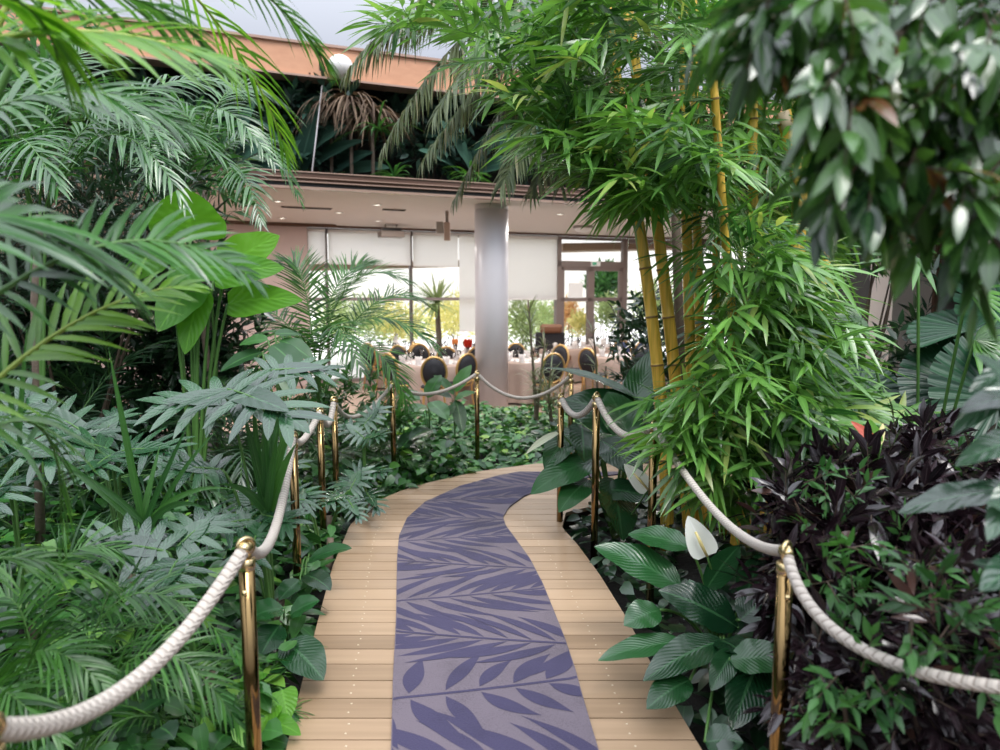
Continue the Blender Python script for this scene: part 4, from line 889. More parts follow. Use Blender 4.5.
# --- bright backlit leaves
b = gbase(185, 4.9); t = thing('elephant_ear', 'tall plant with big bright yellow green leaves before the pink wall', 'plant', b)
for b0, tip, w in (((190, 238, 4.8), (186, 190, 4.7), .54), ((226, 268, 4.9), (277, 236, 4.9), .34), ((214, 276, 4.8), (282, 268, 4.8), .26), ((228, 304, 4.9), (300, 300, 4.8), .26), ((196, 280, 4.8), (160, 330, 4.6), .32),
                   ((170, 268, 4.7), (240, 272, 4.5), .28), ((200, 290, 4.8), (186, 352, 4.7), .24), ((172, 250, 5.0), (120, 280, 5.1), .3)):
    bigleaf(t, b, b0, tip, w, 'heart', 'bright', (.1, -1, .45), .3, .12, .06, pr=.01)
b = gbase(290, 4.6); t = thing('schefflera', 'glossy green leafed plant rising behind the big split leaf', 'plant', b)
for b0, tip, w in (((272, 345, 4.5), (302, 378, 4.3), .17), ((262, 352, 4.6), (222, 372, 4.5), .14), ((280, 340, 4.6), (312, 362, 4.5), .14), ((268, 340, 4.6), (240, 345, 4.6), .12), ((275, 335, 4.6), (300, 335, 4.7), .11), ((286, 352, 4.5), (290, 398, 4.3), .15)):
    bigleaf(t, b, b0, tip, w, 'ellip', 'shrub_mid', (0, -.6, 1), .5)
# --- strap leaved plants
def straps(name, label, base, lv, W=.045, mat='strap', droop=.25, Y=3.0):
    t = thing(name, label, 'plant', base)
    for tip, dr in lv:
        tp = P3(tip); D = tp-base; L = np.linalg.norm(D); mb = MB()
        leaves(mb, [np.array(base)+A(*R.normal(0, .015, 3))], norm(D)-GZ*dr*.5, A(D[0]*-.5, -1, .4), L*1.03, W*R.uniform(.85, 1.15), 'strap', 12, 1, dr, .35); mb.build('leaf', M[mat], t)
    return t
straps('strap_leaf_lily', 'strap leaved plant with upright blades beside the second rope post', at(268, 510, 3.3), [((256, 408, 3.3), 0), ((270, 400, 3.4), 0), ((284, 402, 3.4), .1), ((296, 405, 3.3), .3), ((244, 412, 3.2), .3), ((222, 470, 3.1), .9), ((278, 430, 3.1), .2), ((262, 425, 3.1), .1), ((290, 440, 3.1), .5)], .05)
straps('strap_leaf_lily', 'strap leaved plant with long arching blades amid the left bed', at(140, 530, 2.9), [((188, 415, 2.9), .2), ((105, 352, 2.9), .1), ((200, 430, 2.9), .5), ((230, 470, 2.7), .8), ((60, 470, 2.8), .5), ((160, 440, 3.0), .2), ((205, 500, 2.6), .9), ((0, 420, 2.8), .3), ((118, 455, 3), .4)], .030)
straps('strap_leaf_lily', 'thin leaved grassy plant at the left edge with crossing dark blades', at(22, 450, 2.2), [((-10, 330, 2.2), .1), ((30, 330, 2.2), .1), ((60, 400, 2.3), .5), ((-40, 400, 2.2), .3), ((48, 500, 2.1), .8)], .02)
# --- small plants along the deck edge
def smallplant(name, label, base, lv, mat, prof='ellip', droop=.5):
    t = thing(name, label, 'plant', base)
    for b0, tip, w in lv: bigleaf(t, base, b0, tip, w, prof, mat, (0, -.3, 1), droop, pr=.004)
    return t
smallplant('pothos', 'bright green heart leaved pothos at the deck edge in front of the near left post', gr(262, 715, ZB), [((282, 690, 2.55), (288, 720, 2.48), .11), ((270, 722, 2.45), (300, 735, 2.4), .09), ((262, 672, 2.6), (240, 690, 2.5), .09), ((275, 705, 2.5), (258, 735, 2.4), .09)], 'bright', 'heart')
smallplant('calathea', 'dark glossy broad leaf plant hanging over the deck edge left of the runner', gr(285, 660, ZB), [((285, 642, 2.85), (322, 680, 2.7), .18), ((280, 625, 2.95), (262, 655, 2.85), .16), ((290, 615, 3.0), (318, 600, 3.0), .13), ((284, 608, 3.0), (250, 618, 2.9), .15), ((278, 680, 2.7), (262, 712, 2.6), .13)], 'lily')
smallplant('calathea', 'single dark blade leaf plant reaching over the deck below the third left post', gr(312, 575, ZB), [((308, 562, 3.7), (350, 547, 3.65), .13), ((305, 575, 3.5), (330, 590, 3.35), .13), ((300, 580, 3.4), (280, 600, 3.3), .12)], 'lily')
smallplant('hosta', 'broad pale green leaf plant below the sagging far rope', gr(430, 458, ZB), [((425, 405, 6.9), (405, 422, 6.7), .22), ((430, 402, 6.9), (447, 420, 6.7), .2), ((428, 398, 7.0), (440, 375, 7.1), .18), ((420, 400, 7), (398, 395, 7), .24), ((432, 430, 6.7), (410, 440, 6.5), .2), ((436, 440, 6.6), (445, 455, 6.4), .17), ((418, 432, 6.7), (400, 452, 6.5), .2)], 'pothos')
smallplant('dieffenbachia', 'upright plant with light green arching leaves left of the far post', gr(455, 447, ZB), [((456, 392, 7.2), (470, 365, 7.3), .17), ((454, 395, 7.2), (435, 375, 7.2), .15), ((455, 400, 7.1), (475, 392, 7.1), .15), ((456, 400, 7.1), (462, 432, 6.9), .15), ((452, 398, 7.2), (428, 392, 7.2), .14), ((455, 405, 7), (440, 425, 6.9), .15)], 'shrub_mid')
# --- thin dracaenas before the dining room
def dracaena(label, base, stems, n=34):
    t = thing('dracaena', label, 'plant', base)
    for top, r in stems:
        tp = P3(top); P = bez(base, (np.array(base)+tp)/2+A(R.normal(0, .03), 0, 0), tp, 12); tube(MB(), P, np.linspace(r, r*.6, 12), 6).build('stem', M['bark'], t)
        mb = MB(); s = R.uniform(.45, 1, n); q = P[(s*11).astype(int)]; D = rdir(n, .05, .95); leaves(mb, q, D, A(0, 0, 1)+D*.1, R.uniform(.25, .42, n), .016, 'strap', 5, 1, .5, .3); mb.build('foliage', M['palm_olive'], t)
smallY = 9.2
dracaena('tall thin dracaena with spiky tufts just right of the white column', gbase(537, 9.2, -.2), [((528, 300, 9.2), .022), ((545, 338, 9.2), .02), ((534, 372, 9.2), .03)], 44)
dracaena('thin dracaena in front of the oval-back chairs', gbase(598, 8.6, -.2), [((592, 322, 8.6), .018), ((606, 366, 8.6), .016)], 30)
dracaena('short shaggy dracaena between the two thin ones before the chairs', gbase(556, 8.9, -.2), [((552, 366, 8.9), .02), ((565, 378, 8.8), .018), ((548, 385, 8.7), .02)], 46)

# --- peace lilies on the right of the path
b = gbase(618, 5.0); t = thing('peace_lily', 'large dark peace lily by the inside bend with broad veined leaves and one white flower', 'plant', b)
for b0, tip, w, Nh in (((640, 430, 5.1), (566, 398, 5.3), .44, (.2, -1, .75)), ((640, 400, 5.2), (546, 366, 5.5), .14, (0, -.2, 1)), ((626, 424, 5.2), (658, 345, 5.5), .26, (-.6, -1, .3)), ((575, 430, 5.2), (546, 470, 4.8), .22, (0, -.8, 1)), ((582, 425, 5.1), (584, 462, 4.75), .24, (.3, -1, .6)),
               ((600, 460, 5.0), (533, 494, 4.6), .26, (0, -.6, 1)), ((612, 478, 4.9), (622, 540, 4.45), .30, (.4, -1, .5)), ((590, 480, 4.9), (560, 512, 4.5), .2, (0, -.7, 1)), ((630, 440, 5.0), (610, 392, 5.2), .3, (0, -1, .4)), ((600, 440, 5.0), (640, 478, 4.6), .26, (0, -.8, .8)),
               ((600, 490, 4.8), (655, 500, 4.6), .22, (0, -.6, 1)), ((640, 410, 5.2), (690, 440, 5.3), .26, (0, -.6, 1)), ((600, 450, 5.2), (565, 440, 5.1), .2, (0, -.9, .7))):
    bigleaf(t, b, b0, tip, w, 'ellip', 'lily', Nh, .5, .12, .06, pr=.009)
bigleaf(t, b, (560, 432, 5.0), (527, 454, 4.75), .06, 'ellip', 'pale', (0, -.6, 1), .4)
def spathe(t, base, b0, tip, W, Nh=(.1, -1, .2)):
    b0, tip, base = P3(b0), P3(tip), P3(base); D = tip-b0; mb = MB()
    leaves(mb, [b0], D, np.array(Nh, float), np.linalg.norm(D), W, 'heart', 12, 3, 0, .22); f = mb.build('spathe', M['spathe'], t)
    N_ = norm(np.array(Nh, float)); tube(MB(), [b0+N_*.012, b0+D*.3+N_*.03, b0+D*.62+N_*.03], [.006, .008, .005], 8).build('spadix', M['spadix'], f)
    tube(MB(), bez(base, (base+b0)/2+A(.02, 0, .02), b0, 14), .005, 6).build('flower_stalk', M['stalk'], t)
spathe(t, b, (648, 490, 4.2), (624, 464, 4.25), .12, (-.2, -1, .5))
b = gr(722, 668, ZB); t = thing('peace_lily', 'near peace lily overhanging the deck with glossy veined leaves and an upright white flower', 'plant', b)
for b0, tip, w, Nh in (((682, 588, 3.05), (598, 546, 3.15), .20, (0, -.5, 1)), ((738, 628, 2.85), (662, 590, 2.9), .22, (0, -.5, 1)), ((684, 642, 2.8), (601, 660, 2.7), .12, (0, -.35, 1)), ((724, 640, 2.75), (646, 680, 2.55), .16, (-.1, -.4, 1)),
               ((762, 655, 2.65), (733, 728, 2.4), .17, (0, -.7, 1)), ((690, 680, 2.6), (648, 708, 2.45), .13, (0, -.5, 1)), ((706, 590, 2.95), (738, 546, 3.05), .13, (.2, -1, .3)), ((690, 548, 3.1), (630, 534, 3.2), .15, (0, -.5, 1)),
               ((740, 620, 2.8), (775, 595, 2.85), .16, (0, -.6, 1)), ((735, 650, 2.65), (712, 690, 2.5), .10, (0, -.6, 1)), ((730, 660, 2.6), (790, 660, 2.5), .16, (0, -.5, 1)), ((705, 742, 2.4), (742, 742, 2.35), .13, (0, -.4, 1)), ((660, 610, 2.9), (625, 625, 2.8), .14, (0, -.6, 1)), ((745, 600, 2.95), (760, 555, 3.0), .14, (0, -1, .4)), ((720, 640, 2.75), (745, 655, 2.6), .14, (0, -.4, 1)), ((700, 612, 2.9), (690, 580, 3.0), .10, (0, -1, .5))):
    bigleaf(t, b, b0, tip, w, 'ellip', 'lily', Nh, .4, .14, .07, pr=.006)
spathe(t, b, (707, 556, 2.95), (688, 516, 3.0), .13, (-.25, -1, .25))
palm_auto('areca_palm', 'dim palm behind the large peace lily at the bend', gbase(668, 7.5), 9, 1.3, 'palm_dark', .3, .02, (.6, 1.4), (.8, 1.5), 30, 0, 17, droop=.7)

# --- golden bamboo
bb = gbase(712, 4.95); t = thing('golden_bamboo', 'golden bamboo clump with yellow canes and bright green foliage right of the path', 'bamboo', bb)
culms = [((668, 525, 4.75), (658, 372, 4.75), (628, 160, 4.8), 0.046), ((692, 518, 4.85), (670, 330, 4.85), (640, 100, 4.9), 0.046), ((702, 515, 4.95), (690, 340, 4.95), (684, 60, 5.0), 0.041), ((712, 512, 5.05), (700, 330, 5.1), (695, 100, 5.2), 0.038),
         ((726, 512, 5.1), (716, 330, 5.2), (722, 60, 5.3), 0.032), ((745, 515, 4.9), (752, 330, 4.9), (752, 60, 4.9), 0.041), ((770, 518, 4.8), (790, 360, 4.8), (800, 180, 4.9), 0.051), ((760, 520, 5.1), (772, 330, 5.2), (757, 90, 5.3), 0.044), ((735, 520, 4.6), (738, 420, 4.5), (725, 240, 4.3), 0.032), ((785, 515, 5.0), (812, 350, 5.0), (840, 180, 5.1), 0.036), ((700, 520, 5.2), (715, 400, 5.3), (735, 150, 5.6), 0.030)]
CP = []; cobj = []
for k, (c0, c1, c2, r) in enumerate(culms):
    p0, p1, p2 = P3(c0), P3(c1), P3(c2); p0[2] = ZB; top = p2+(p2-p1)*.9 if k != 6 else P3((783, 112, 4.9))
    if k == 6: P = np.concatenate([bez(p0, p1, p2, 40), [p2+(top-p2)*q for q in (.3, .6, 1)]])
    else: P = np.concatenate([bez(p0, p1, p2, 40), [p2+(top-p2)*q+GZ*0 for q in np.linspace(.1, 1, 12)]])
    d = np.concatenate([[0], np.cumsum(np.linalg.norm(np.diff(P, axis=0), axis=1))]); rr = r*(1-.3*d/d[-1]) if k != 6 else r*np.ones(len(P))
    zs = np.unique(np.concatenate([np.linspace(0, d[-1], 40)]+[[z-.013, z-.004, z+.004, z+.013] for z in np.arange(.33, d[-1]-.05, .33)]))
    Pn = np.stack([np.interp(zs, d, P[:, x]) for x in range(3)], -1); f_ = np.abs((zs+.165) % .33-.165)
    rn_ = np.interp(zs, d, rr)*np.where((zs > .2) & (f_ < .006), 1.13, 1)
    CP.append(P); cobj.append(tube(MB(), Pn, rn_, 14).build('culm', M['culm'], t))
o = tube(MB(), [at(783, 112, 4.88), at(788, 131, 4.88)], .04, 16).build('cut_cane', M['culm_pale'], t)
spots = cloud([(460, 20, 55, 22, 4.3, .5, 18), (560, 45, 70, 55, 4.4, .6, 52), (650, 40, 90, 70, 4.5, .6, 106), (755, 60, 65, 80, 5.35, .4, 90), (596, 124, 50, 32, 4.3, .5, 50), (672, 160, 58, 36, 4.3, .6, 82), (735, 170, 75, 60, 5.2, .5, 98), (805, 205, 45, 60, 5.5, .4, 73),
               (640, 192, 18, 14, 4.3, .3, 19), (742, 250, 45, 36, 4.2, .4, 49), (770, 305, 45, 45, 4.7, .6, 73), (765, 340, 60, 40, 4.1, .4, 50), (740, 400, 75, 34, 4.0, .4, 60), (704, 428, 36, 22, 3.9, .3, 27), (752, 462, 62, 26, 4.0, .4, 39), (785, 420, 42, 36, 4.3, .5, 44), (786, 345, 34, 40, 4.8, .5, 40)])
allP = np.concatenate(CP); own = np.concatenate([np.full(len(P), k) for k, P in enumerate(CP)])
dist = np.linalg.norm(spots[:, None, :2]-allP[None, :, :2], axis=2)+.35*np.abs(spots[:, None, 2]-allP[None, :, 2]+.15); near = dist.argmin(1)
for k in range(len(culms)):
    sel = np.where(own[near] == k)[0]
    if not len(sel): continue
    P = spots[sel]; J = allP[near[sel]]; out = P-J; out[:, 2] *= .3
    D = norm(norm(out)+A(0, -.35, -.14)+R.normal(0, .4, (len(P), 3))); mb = MB()
    spray(mb, P, D, 9, .29, .034, .27, .42, 60)
    for i in range(len(P)): tube(mb, bez(J[i], (J[i]+P[i])/2+A(0, 0, .06), P[i], 5), [.0035, .003, .0025, .002, .0016], 3, mi=1, cap=False)
    mb.build('foliage', [M['bamboo'], M['stalk']], cobj[k])
# --- tall palm behind the bamboo with hanging olive fronds
b = gbase(690, 7.0)
crown = (650, -40, 7.0)
palm('hanging_palm', 'tall palm behind the bamboo with drooping olive fronds over the balcony', b, [
    (crown, (500, 5, 6.6), (378, 158, 6.3), 140, .58, .032, dict(droop=2.2, a0=85, a1=58, jit=.2, stem=False, vee=0)), (crown, (540, 20, 6.4), (420, 165, 6.1), 140, .58, .032, dict(droop=2.2, a0=85, a1=58, jit=.2, stem=False, vee=0)), (crown, (560, 20, 6.7), (452, 205, 6.6), 140, .58, .032, dict(droop=2.2, a0=85, a1=58, jit=.2, stem=False, vee=0)),
    (crown, (470, -20, 6.5), (345, 75, 6.3), 140, .58, .032, dict(droop=2.0, a0=85, a1=50, jit=.2, stem=False, vee=0)), (crown, (540, -10, 6.1), (432, 120, 5.8), 140, .58, .032, dict(droop=2.0, a0=85, a1=50, jit=.2, stem=False, vee=0)), (crown, (600, 40, 6.5), (530, 195, 6.3), 140, .58, .032, dict(droop=2.0, a0=85, a1=50, jit=.2, stem=False, vee=0)),
    (crown, (600, 30, 6.7), (560, 190, 6.5), 140, .58, .032, dict(droop=2.2, a0=85, a1=58, jit=.2, stem=False, vee=0)), (crown, (520, -60, 7), (405, 40, 7), 140, .58, .032, dict(droop=2, a0=85, a1=58, jit=.2, stem=False, vee=0)), (crown, (700, 20, 7), (760, 180, 7), 140, .58, .032, dict(droop=2, a0=85, a1=58, jit=.2, stem=False)),
    (crown, (580, 40, 6.2), (500, 190, 5.9), 140, .58, .032, dict(droop=2.2, a0=85, a1=58, jit=.2, stem=False))], 'palm_olive', trunk=([b, at(675, 200, 7.0), at(*crown)], [.05, .045, .04]))

# --- shrubs
def shrub(name, label, base, cl, mat, nl, L, W, tl, droop=.5, prof='lance', cat='shrub', stems=7, out=.5, twig=True, spread=60, cone=True, tmat='wood_twig', ns=3):
    P = cloud(cl); P[:, 2] = np.maximum(P[:, 2], ZB+.06); t = thing(name, label, cat, base); c = np.array(base)+A(0, 0, .3)
    D = norm((P-c)*A(1, 1, .5)*out+A(0, -.25, .15)+R.normal(0, .5, (len(P), 3))); mb = MB(); spray(mb, P, D, nl, L, W, tl, droop, spread, prof, twig=twig, ns=ns, cone=cone); mb.build('foliage', [M[mat], M[tmat]], t)
    for q in P[R.choice(len(P), min(stems, len(P)), False)]: tube(MB(), bez(base, (np.array(base)+q)/2+A(*R.normal(0, .05, 3)), q, 8), np.linspace(.018, .005, 8), 6).build('stem', M[tmat], t)
    return t
shrub('narrow_leaf_shrub', 'dark bluish narrow leaved shrub high on the left below the eave', gbase(60, 5.4), [(40, 215, 90, 45, 5.4, .5, 150), (140, 205, 60, 40, 5.6, .4, 90), (-10, 280, 60, 60, 5.4, .4, 80), (60, 270, 90, 40, 5.6, .5, 110), (170, 250, 40, 40, 6, .4, 50)], 'shrub_dark', 10, .17, .020, .25, .5)
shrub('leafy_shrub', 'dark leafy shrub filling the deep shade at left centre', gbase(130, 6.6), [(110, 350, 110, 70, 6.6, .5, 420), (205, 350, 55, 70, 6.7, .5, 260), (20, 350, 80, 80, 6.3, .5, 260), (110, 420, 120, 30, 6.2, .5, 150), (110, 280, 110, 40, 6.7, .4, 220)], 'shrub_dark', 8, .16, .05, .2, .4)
shrub('leafy_shrub', 'green shrub behind the palm and post at the far left bend', gbase(340, 7.4), [(345, 405, 40, 35, 7.2, .4, 90), (290, 400, 40, 50, 7.0, .4, 90), (385, 420, 20, 25, 6.9, .3, 40)], 'shrub_mid', 8, .12, .035, .15, .4)
shrub('leafy_shrub', 'green shrub high behind the left palms next to the eave', gbase(130, 7.2), [(120, 150, 110, 40, 7.2, .4, 120), (10, 130, 80, 60, 7, .5, 100), (200, 180, 50, 50, 7.2, .4, 60), (60, 60, 50, 40, 7.4, .3, 30)], 'shrub_mid', 8, .2, .05, .25, .5)
shrub('purple_shrub', 'dark purple leaved shrub behind the near right rope', gbase(850, 3.1), [(850, 500, 70, 40, 3.2, .4, 130), (900, 560, 90, 60, 2.8, .4, 190), (820, 590, 50, 60, 2.7, .3, 100), (930, 470, 60, 30, 3.4, .4, 90), (800, 540, 30, 40, 3.0, .3, 50)], 'purple', 8, .13, .034, .14, .45, 'ellip', ns=4)
shrub('purple_shrub', 'dark purple leaved shrub in the lower right corner under the rope', gbase(900, 2.1), [(850, 680, 70, 60, 2.2, .25, 110), (940, 690, 70, 60, 2.0, .25, 110), (960, 600, 50, 50, 2.2, .3, 80), (900, 730, 100, 30, 1.9, .2, 60)], 'purple', 8, .11, .028, .12, .45, 'ellip')
shrub('green_undershrub', 'bright green small leaved sprigs among the purple leaves on the right', gbase(880, 2.7), [(890, 590, 80, 60, 2.2, .25, 46), (830, 500, 40, 30, 2.7, .2, 26), (950, 640, 50, 60, 1.75, .15, 30), (850, 700, 60, 40, 1.85, .15, 20), (940, 460, 30, 30, 3.2, .2, 12)], 'shrub_mid', 7, .07, .022, .12, .4)
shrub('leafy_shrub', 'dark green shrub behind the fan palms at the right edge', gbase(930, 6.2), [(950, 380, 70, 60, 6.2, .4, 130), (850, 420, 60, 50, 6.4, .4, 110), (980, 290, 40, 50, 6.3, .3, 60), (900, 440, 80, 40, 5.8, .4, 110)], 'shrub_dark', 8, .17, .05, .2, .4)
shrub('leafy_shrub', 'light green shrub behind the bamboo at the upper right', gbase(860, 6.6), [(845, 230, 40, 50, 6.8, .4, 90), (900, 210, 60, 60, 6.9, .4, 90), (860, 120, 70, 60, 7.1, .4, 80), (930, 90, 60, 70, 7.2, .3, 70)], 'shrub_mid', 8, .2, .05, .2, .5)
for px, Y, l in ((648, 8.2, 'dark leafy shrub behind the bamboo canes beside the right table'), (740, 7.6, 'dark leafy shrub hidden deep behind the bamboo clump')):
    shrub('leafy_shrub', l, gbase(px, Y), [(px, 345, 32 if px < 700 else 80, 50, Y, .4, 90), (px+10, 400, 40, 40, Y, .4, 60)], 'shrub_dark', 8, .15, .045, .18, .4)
# --- fan palms on the right
def fanleaf(t, base, c, R_, Nh, mat='fan', n=26, spread=150, up=None, prof='wedge', W=None):
    c, base = P3(c), P3(base); N_ = norm(np.array(Nh, float)); u = np.array(up if up is not None else c-base, float); u = norm(u-N_*np.dot(u, N_)); v = np.cross(N_, u)
    an = np.radians(np.linspace(-spread, spread, n)); D = np.cos(an)[:, None]*u+np.sin(an)[:, None]*v; w = W or 2*R_*math.tan(math.radians(spread)/n)*1.08
    mb = MB(); leaves(mb, np.repeat([c], n, 0), D, N_+D*.05, R_*(1-.12*np.abs(an)/PI), w, prof, 6, 1, .12, .35)
    tube(mb, bez(base, (base+c)/2+A(0, 0, .1), c, 10), .009, 6, mi=1); return mb.build('leaf', [M[mat], M['stalk']], t)
b = gbase(955, 5.3); t = thing('fan_palm', 'pleated round leaved fan palm at right beside the pale pier', 'palm', b)
for c, r, Nh in (((972, 330, 5.0), .44, (-.25, -.35, 1)), ((965, 388, 4.9), .45, (-.2, -.8, .7)), ((1012, 320, 5.2), .5, (.2, -1, .5)), ((908, 412, 5.3), .34, (-.3, -.7, .8)), ((856, 392, 5.4), .36, (-.3, -.7, .8)), ((1000, 400, 4.7), .5, (0, -1, .5))): fanleaf(t, b, c, r, Nh)
b = gbase(935, 4.4); t = thing('lady_palm', 'slender finger leaved palm in front of the pale pier on the right', 'palm', b)
for c, r, Nh, u in (((918, 258, 4.3), .42, (0, -.6, 1), (-1, 0, -.15)), ((968, 290, 4.0), .36, (.2, -.7, .8), (1, 0, -.4)), ((862, 318, 4.6), .24, (0, -.7, .8), (-1, 0, -.2)), ((975, 340, 4.0), .34, (0, -.7, .8), (.6, 0, -.6))): fanleaf(t, b, c, r, Nh, 'palm', 9, 75, u, 'lance', .045)
b = gbase(868, 4.2); t = thing('lady_palm', 'low finger leaved palm between the bamboo and the purple shrub', 'palm', b)
for c, r, Nh, u in (((868, 412, 4.0), .34, (0, -.6, 1), (.8, 0, 0)), ((845, 425, 3.9), .3, (0, -.8, .8), (-.6, 0, -.2)), ((900, 418, 4.1), .34, (0, -.6, 1), (1, 0, .1)), ((860, 400, 4.2), .3, (0, -.7, .8), (.2, 0, 1))): fanleaf(t, b, c, r, Nh, 'bamboo', 8, 80, u, 'lance', .04)
b = gbase(872, 3.4); t = thing('croton', 'croton with one red and one yellow leaf behind the purple shrub', 'plant', b)
bigleaf(t, b, (880, 446, 2.9), (852, 422, 2.95), .045, 'ellip', 'croton', (0, -1, .5), .1); bigleaf(t, b, (880, 448, 2.9), (870, 420, 2.95), .05, 'ellip', 'bright', (0, -1, .5), .1); bigleaf(t, b, (879, 446, 2.9), (883, 424, 2.95), .03, 'ellip', 'yellow', (0, -1, .5), .1)
for q in ((800, 500), (787, 497)): bigleaf(t, b, (800, 512, 3.1), (q[0]-4, q[1], 3.1), .03, 'ellip', 'croton', (0, -1, .4), .1)
# --- blurred near leaves at the right edge
b = A(1.75, 1.55, ZB); t = thing('philodendron', 'blurred blue green leaves close to the camera at the right edge', 'plant', b)
for b0, tip, w in (((1030, 400, 1.5), (962, 412, 1.4), .06), ((1040, 440, 1.5), (958, 466, 1.4), .07), ((1010, 492, 1.6), (902, 514, 1.7), .09), ((1050, 360, 1.4), (972, 392, 1.35), .06), ((1060, 540, 1.4), (990, 500, 1.35), .07), ((1050, 560, 1.4), (982, 590, 1.3), .08), ((1040, 420, 1.3), (980, 352, 1.3), .06), ((1040, 450, 1.6), (985, 440, 1.5), .07),
                    ((1030, 380, 1.5), (955, 436, 1.45), .06), ((1040, 500, 1.5), (962, 488, 1.5), .05), ((1030, 470, 1.4), (990, 540, 1.35), .06), ((1040, 590, 1.4), (975, 560, 1.4), .05)):
    bigleaf(t, b, b0, tip, w, 'ellip', 'philo', (-.2, -.6, 1), .5, .12, .1)
# --- weeping fig overhead at the right
b = A(2.1, 1.75, ZB); t = thing('weeping_fig', 'blurred tree with glossy hanging leaves overhead at the top right', 'tree', b)
trunk = [b, b+A(-.02, .05, 1.4), b+A(-.1, .1, 2.9), b+A(-.15, .1, 3.6)]; tube(MB(), trunk, [.09, .08, .06, .04], 12).build('trunk', M['bark'], t)
br = []
for tip in ((760, 30, 1.5), (800, 110, 1.45), (830, 180, 1.4), (870, 60, 1.3), (900, 220, 1.5), (950, 120, 1.35), (970, 250, 1.3), (840, -30, 1.6), (920, 0, 1.5), (1000, 60, 1.4), (880, 150, 1.9), (960, 180, 1.9), (1010, 200, 1.6)):
    q = P3(tip); s0 = np.array(trunk[2])+A(0, 0, R.uniform(-.4, .5)); P = bez(s0, (s0+q)/2+A(0, 0, .22), q, 14); br.append(P)
    tube(MB(), P, np.linspace(.016, .004, 14), 6).build('branch', M['wood_twig'], t)
cl_ = cloud([(775, 0, 40, 14, 1.35, .15, 12), (812, 10, 45, 26, 1.35, .15, 22), (868, 5, 60, 38, 1.5, .3, 38), (945, 15, 70, 50, 1.5, .3, 50), (848, 75, 26, 28, 1.3, .15, 13), (890, 95, 45, 35, 1.6, .3, 26), (955, 115, 60, 45, 1.6, .3, 46),
             (846, 140, 16, 22, 1.3, .1, 7), (895, 160, 28, 20, 1.35, .15, 11), (970, 175, 45, 35, 1.4, .2, 17), (866, 170, 12, 14, 1.3, .1, 3), (995, 225, 16, 20, 1.3, .1, 6), (1015, 120, 40, 90, 1.5, .2, 30)])
mb = MB(); spray(mb, cl_, norm(A(-.35, -.15, -.8)+R.normal(0, .4, (len(cl_), 3))), 8, .092, .028, .12, .9, 55, 'ellip', ns=5, cone=True); mb.build('foliage', [M['fig'], M['wood_twig']], t)
# --- balcony planting
def bal(px, py, b_): return at(px, py, acol(px, b_)[1])
bz = ZC+.18
t = thing('dry_grass_plant', 'clump of withered brown grass leaves hanging on the balcony right of the cable', 'plant', B(acol(355, 1.9)[0], 1.9, bz))
for c, n in ((bal(350, 100, 1.5), 90), (bal(372, 112, 1.4), 90), (bal(330, 105, 1.8), 60)):
    D = rdir(n, -.1, .7); mb = MB(); leaves(mb, np.repeat([c], n, 0), D, A(0, 0, 1)+D*.1, R.uniform(.6, 1.05, n), .035, 'strap', 7, 1, 2.2, .3); mb.build('leaf_tuft', M['dry'], t)
    tube(MB(), [A(c[0], c[1], bz), c], .03, 8).build('stem', M['bark'], t)
for px, py, b_, n, m_, L, l in ((378, 118, 1.1, 26, 'strap', .8, 'bright green strap leaved plant beside the dry grass on the balcony'), (394, 165, .7, 26, 'strap', .5, 'low green strap plant at the balcony edge below the dry grass'), (470, 165, .7, 40, 'palm', .55, 'tufted green plant at the balcony edge behind the hanging fronds'), (530, 150, 1.2, 60, 'shrub_mid', .8, 'leafy strap plant on the balcony near the bamboo')):
    c = bal(px, py, b_); t = thing('balcony_strap_plant', l, 'plant', A(c[0], c[1], bz)); D = rdir(n, .1, .95); mb = MB(); c[2] = max(c[2]-.2, bz)
    leaves(mb, np.repeat([c], n, 0), D, A(0, 0, 1)+D*.1, L*R.uniform(.6, 1.1, n), .04, 'strap', 7, 1, 1.2, .3); mb.build('leaf_tuft', M[m_], t)
for px, lv, l in ((315, [((300, 155), (345, 125), .5), ((310, 165), (362, 140), .36), ((330, 172), (372, 152), .4), ((290, 160), (260, 120), .5), ((300, 170), (318, 105), .45), ((345, 172), (388, 168), .36), ((285, 172), (300, 140), .4)], 'dark broad leaved plant on the balcony behind the steel cable'),
                  ((232), [((230, 165), (275, 140), .5), ((228, 160), (190, 130), .5), ((235, 150), (255, 100), .45), ((240, 170), (285, 168), .4)], 'dark broad leaved plant on the balcony behind the left palm fronds'),
                  ((470), [((470, 165), (440, 120), .45), ((475, 160), (510, 125), .45), ((480, 170), (530, 160), .4), ((460, 172), (420, 150), .4), ((500, 150), (560, 120), .45)], 'dark broad leaved plant on the balcony behind the hanging fronds')):
    b = bal(px, 170, 1.9); b[2] = bz; t = thing('balcony_philodendron', l, 'plant', b)
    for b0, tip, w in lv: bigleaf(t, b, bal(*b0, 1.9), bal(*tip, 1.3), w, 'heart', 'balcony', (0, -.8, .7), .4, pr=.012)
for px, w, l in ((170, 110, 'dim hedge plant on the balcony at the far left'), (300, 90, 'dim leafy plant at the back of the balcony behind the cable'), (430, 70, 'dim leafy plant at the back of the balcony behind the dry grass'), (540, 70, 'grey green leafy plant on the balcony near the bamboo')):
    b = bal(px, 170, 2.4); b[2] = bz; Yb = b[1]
    shrub('balcony_shrub', l, b, [(px, 130, w*.6, 40, Yb, .5, 110)], 'balcony', 7, .3, .1, .35, .6)

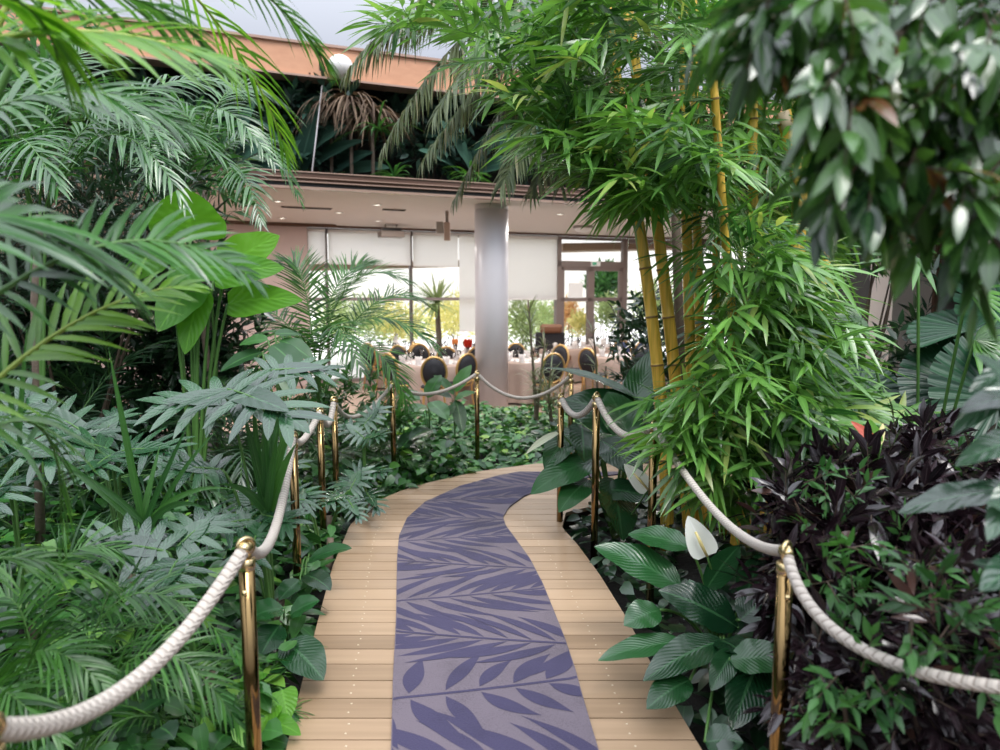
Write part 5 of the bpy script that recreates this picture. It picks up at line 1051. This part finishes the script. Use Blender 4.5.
# ------------------------------------------------------------------ light
w = bpy.data.worlds.new('sky'); S.world = w; w.use_nodes = True; T = w.node_tree; N = T.nodes.new; Lk = T.links.new
bg = T.nodes['Background']; tc = N('ShaderNodeTexCoord'); sp = N('ShaderNodeSeparateXYZ'); Lk(tc.outputs['Generated'], sp.inputs[0])
cr = N('ShaderNodeValToRGB'); e = cr.color_ramp.elements; e[0].position = 0; e[0].color = (.08, .085, .07, 1); e[1].position = 1; e[1].color = (2.9, 3.05, 3.4, 1)
x = e.new(.03); x.color = (.28, .28, .29, 1); x = e.new(.30); x.color = (.62, .66, .77, 1); x = e.new(.5); x.color = (1.2, 1.27, 1.42, 1)
c2 = N('ShaderNodeValToRGB'); e = c2.color_ramp.elements; e[0].position = 0; e[0].color = (1.15, 1.12, 1.05, 1); e[1].position = .28; e[1].color = (0, 0, 0, 1)
c3 = N('ShaderNodeValToRGB'); e = c3.color_ramp.elements; e[0].position = .15; e[0].color = (0, 0, 0, 1); e[1].position = .8; e[1].color = (1, 1, 1, 1)
mu = N('ShaderNodeMix'); mu.data_type = 'RGBA'; mu.blend_type = 'MULTIPLY'; mu.inputs[0].default_value = 1
ad = N('ShaderNodeMix'); ad.data_type = 'RGBA'; ad.blend_type = 'ADD'; ad.inputs[0].default_value = 1
Lk(sp.outputs[2], cr.inputs[0]); Lk(sp.outputs[2], c2.inputs[0]); Lk(sp.outputs[1], c3.inputs[0])
Lk(c2.outputs[0], mu.inputs[6]); Lk(c3.outputs[0], mu.inputs[7]); Lk(cr.outputs[0], ad.inputs[6]); Lk(mu.outputs[2], ad.inputs[7])
c4 = N('ShaderNodeMapRange'); c4.inputs['From Min'].default_value = .25; c4.inputs['From Max'].default_value = -.7; c4.inputs['To Min'].default_value = 1.0; c4.inputs['To Max'].default_value = 1.5
Lk(sp.outputs[1], c4.inputs['Value']); Lk(ad.outputs[2], bg.inputs[0]); Lk(c4.outputs[0], bg.inputs[1])
def lamp(name, typ, loc, energy, rot=(0, 0, 0), col=(1, 1, 1), **kw):
    l = bpy.data.lights.new(name, typ); l.energy = energy; l.color = col
    for k, v_ in kw.items(): setattr(l, k, v_)
    o = bpy.data.objects.new(name, l); COL.objects.link(o); o.location = loc; o.rotation_euler = rot; return o
lamp('soft_sun', 'SUN', (0, 0, 20), 2.6, (math.radians(28), math.radians(14), 0), (1, .97, .92), angle=math.radians(25))
for k, (a, b_) in enumerate(((-3.4, 1.4), (-1.1, 1.4), (2.5, 1.4), (5.0, 1.4), (-3.6, 3.0), (0.3, 3.4), (3, 3.4), (5.5, 3.4))):
    lamp('ceiling_downlight', 'AREA', B(a, b_, ZC-.03), 52, (0, 0, 0), (1, .95, .9), shape='DISK', size=.5)
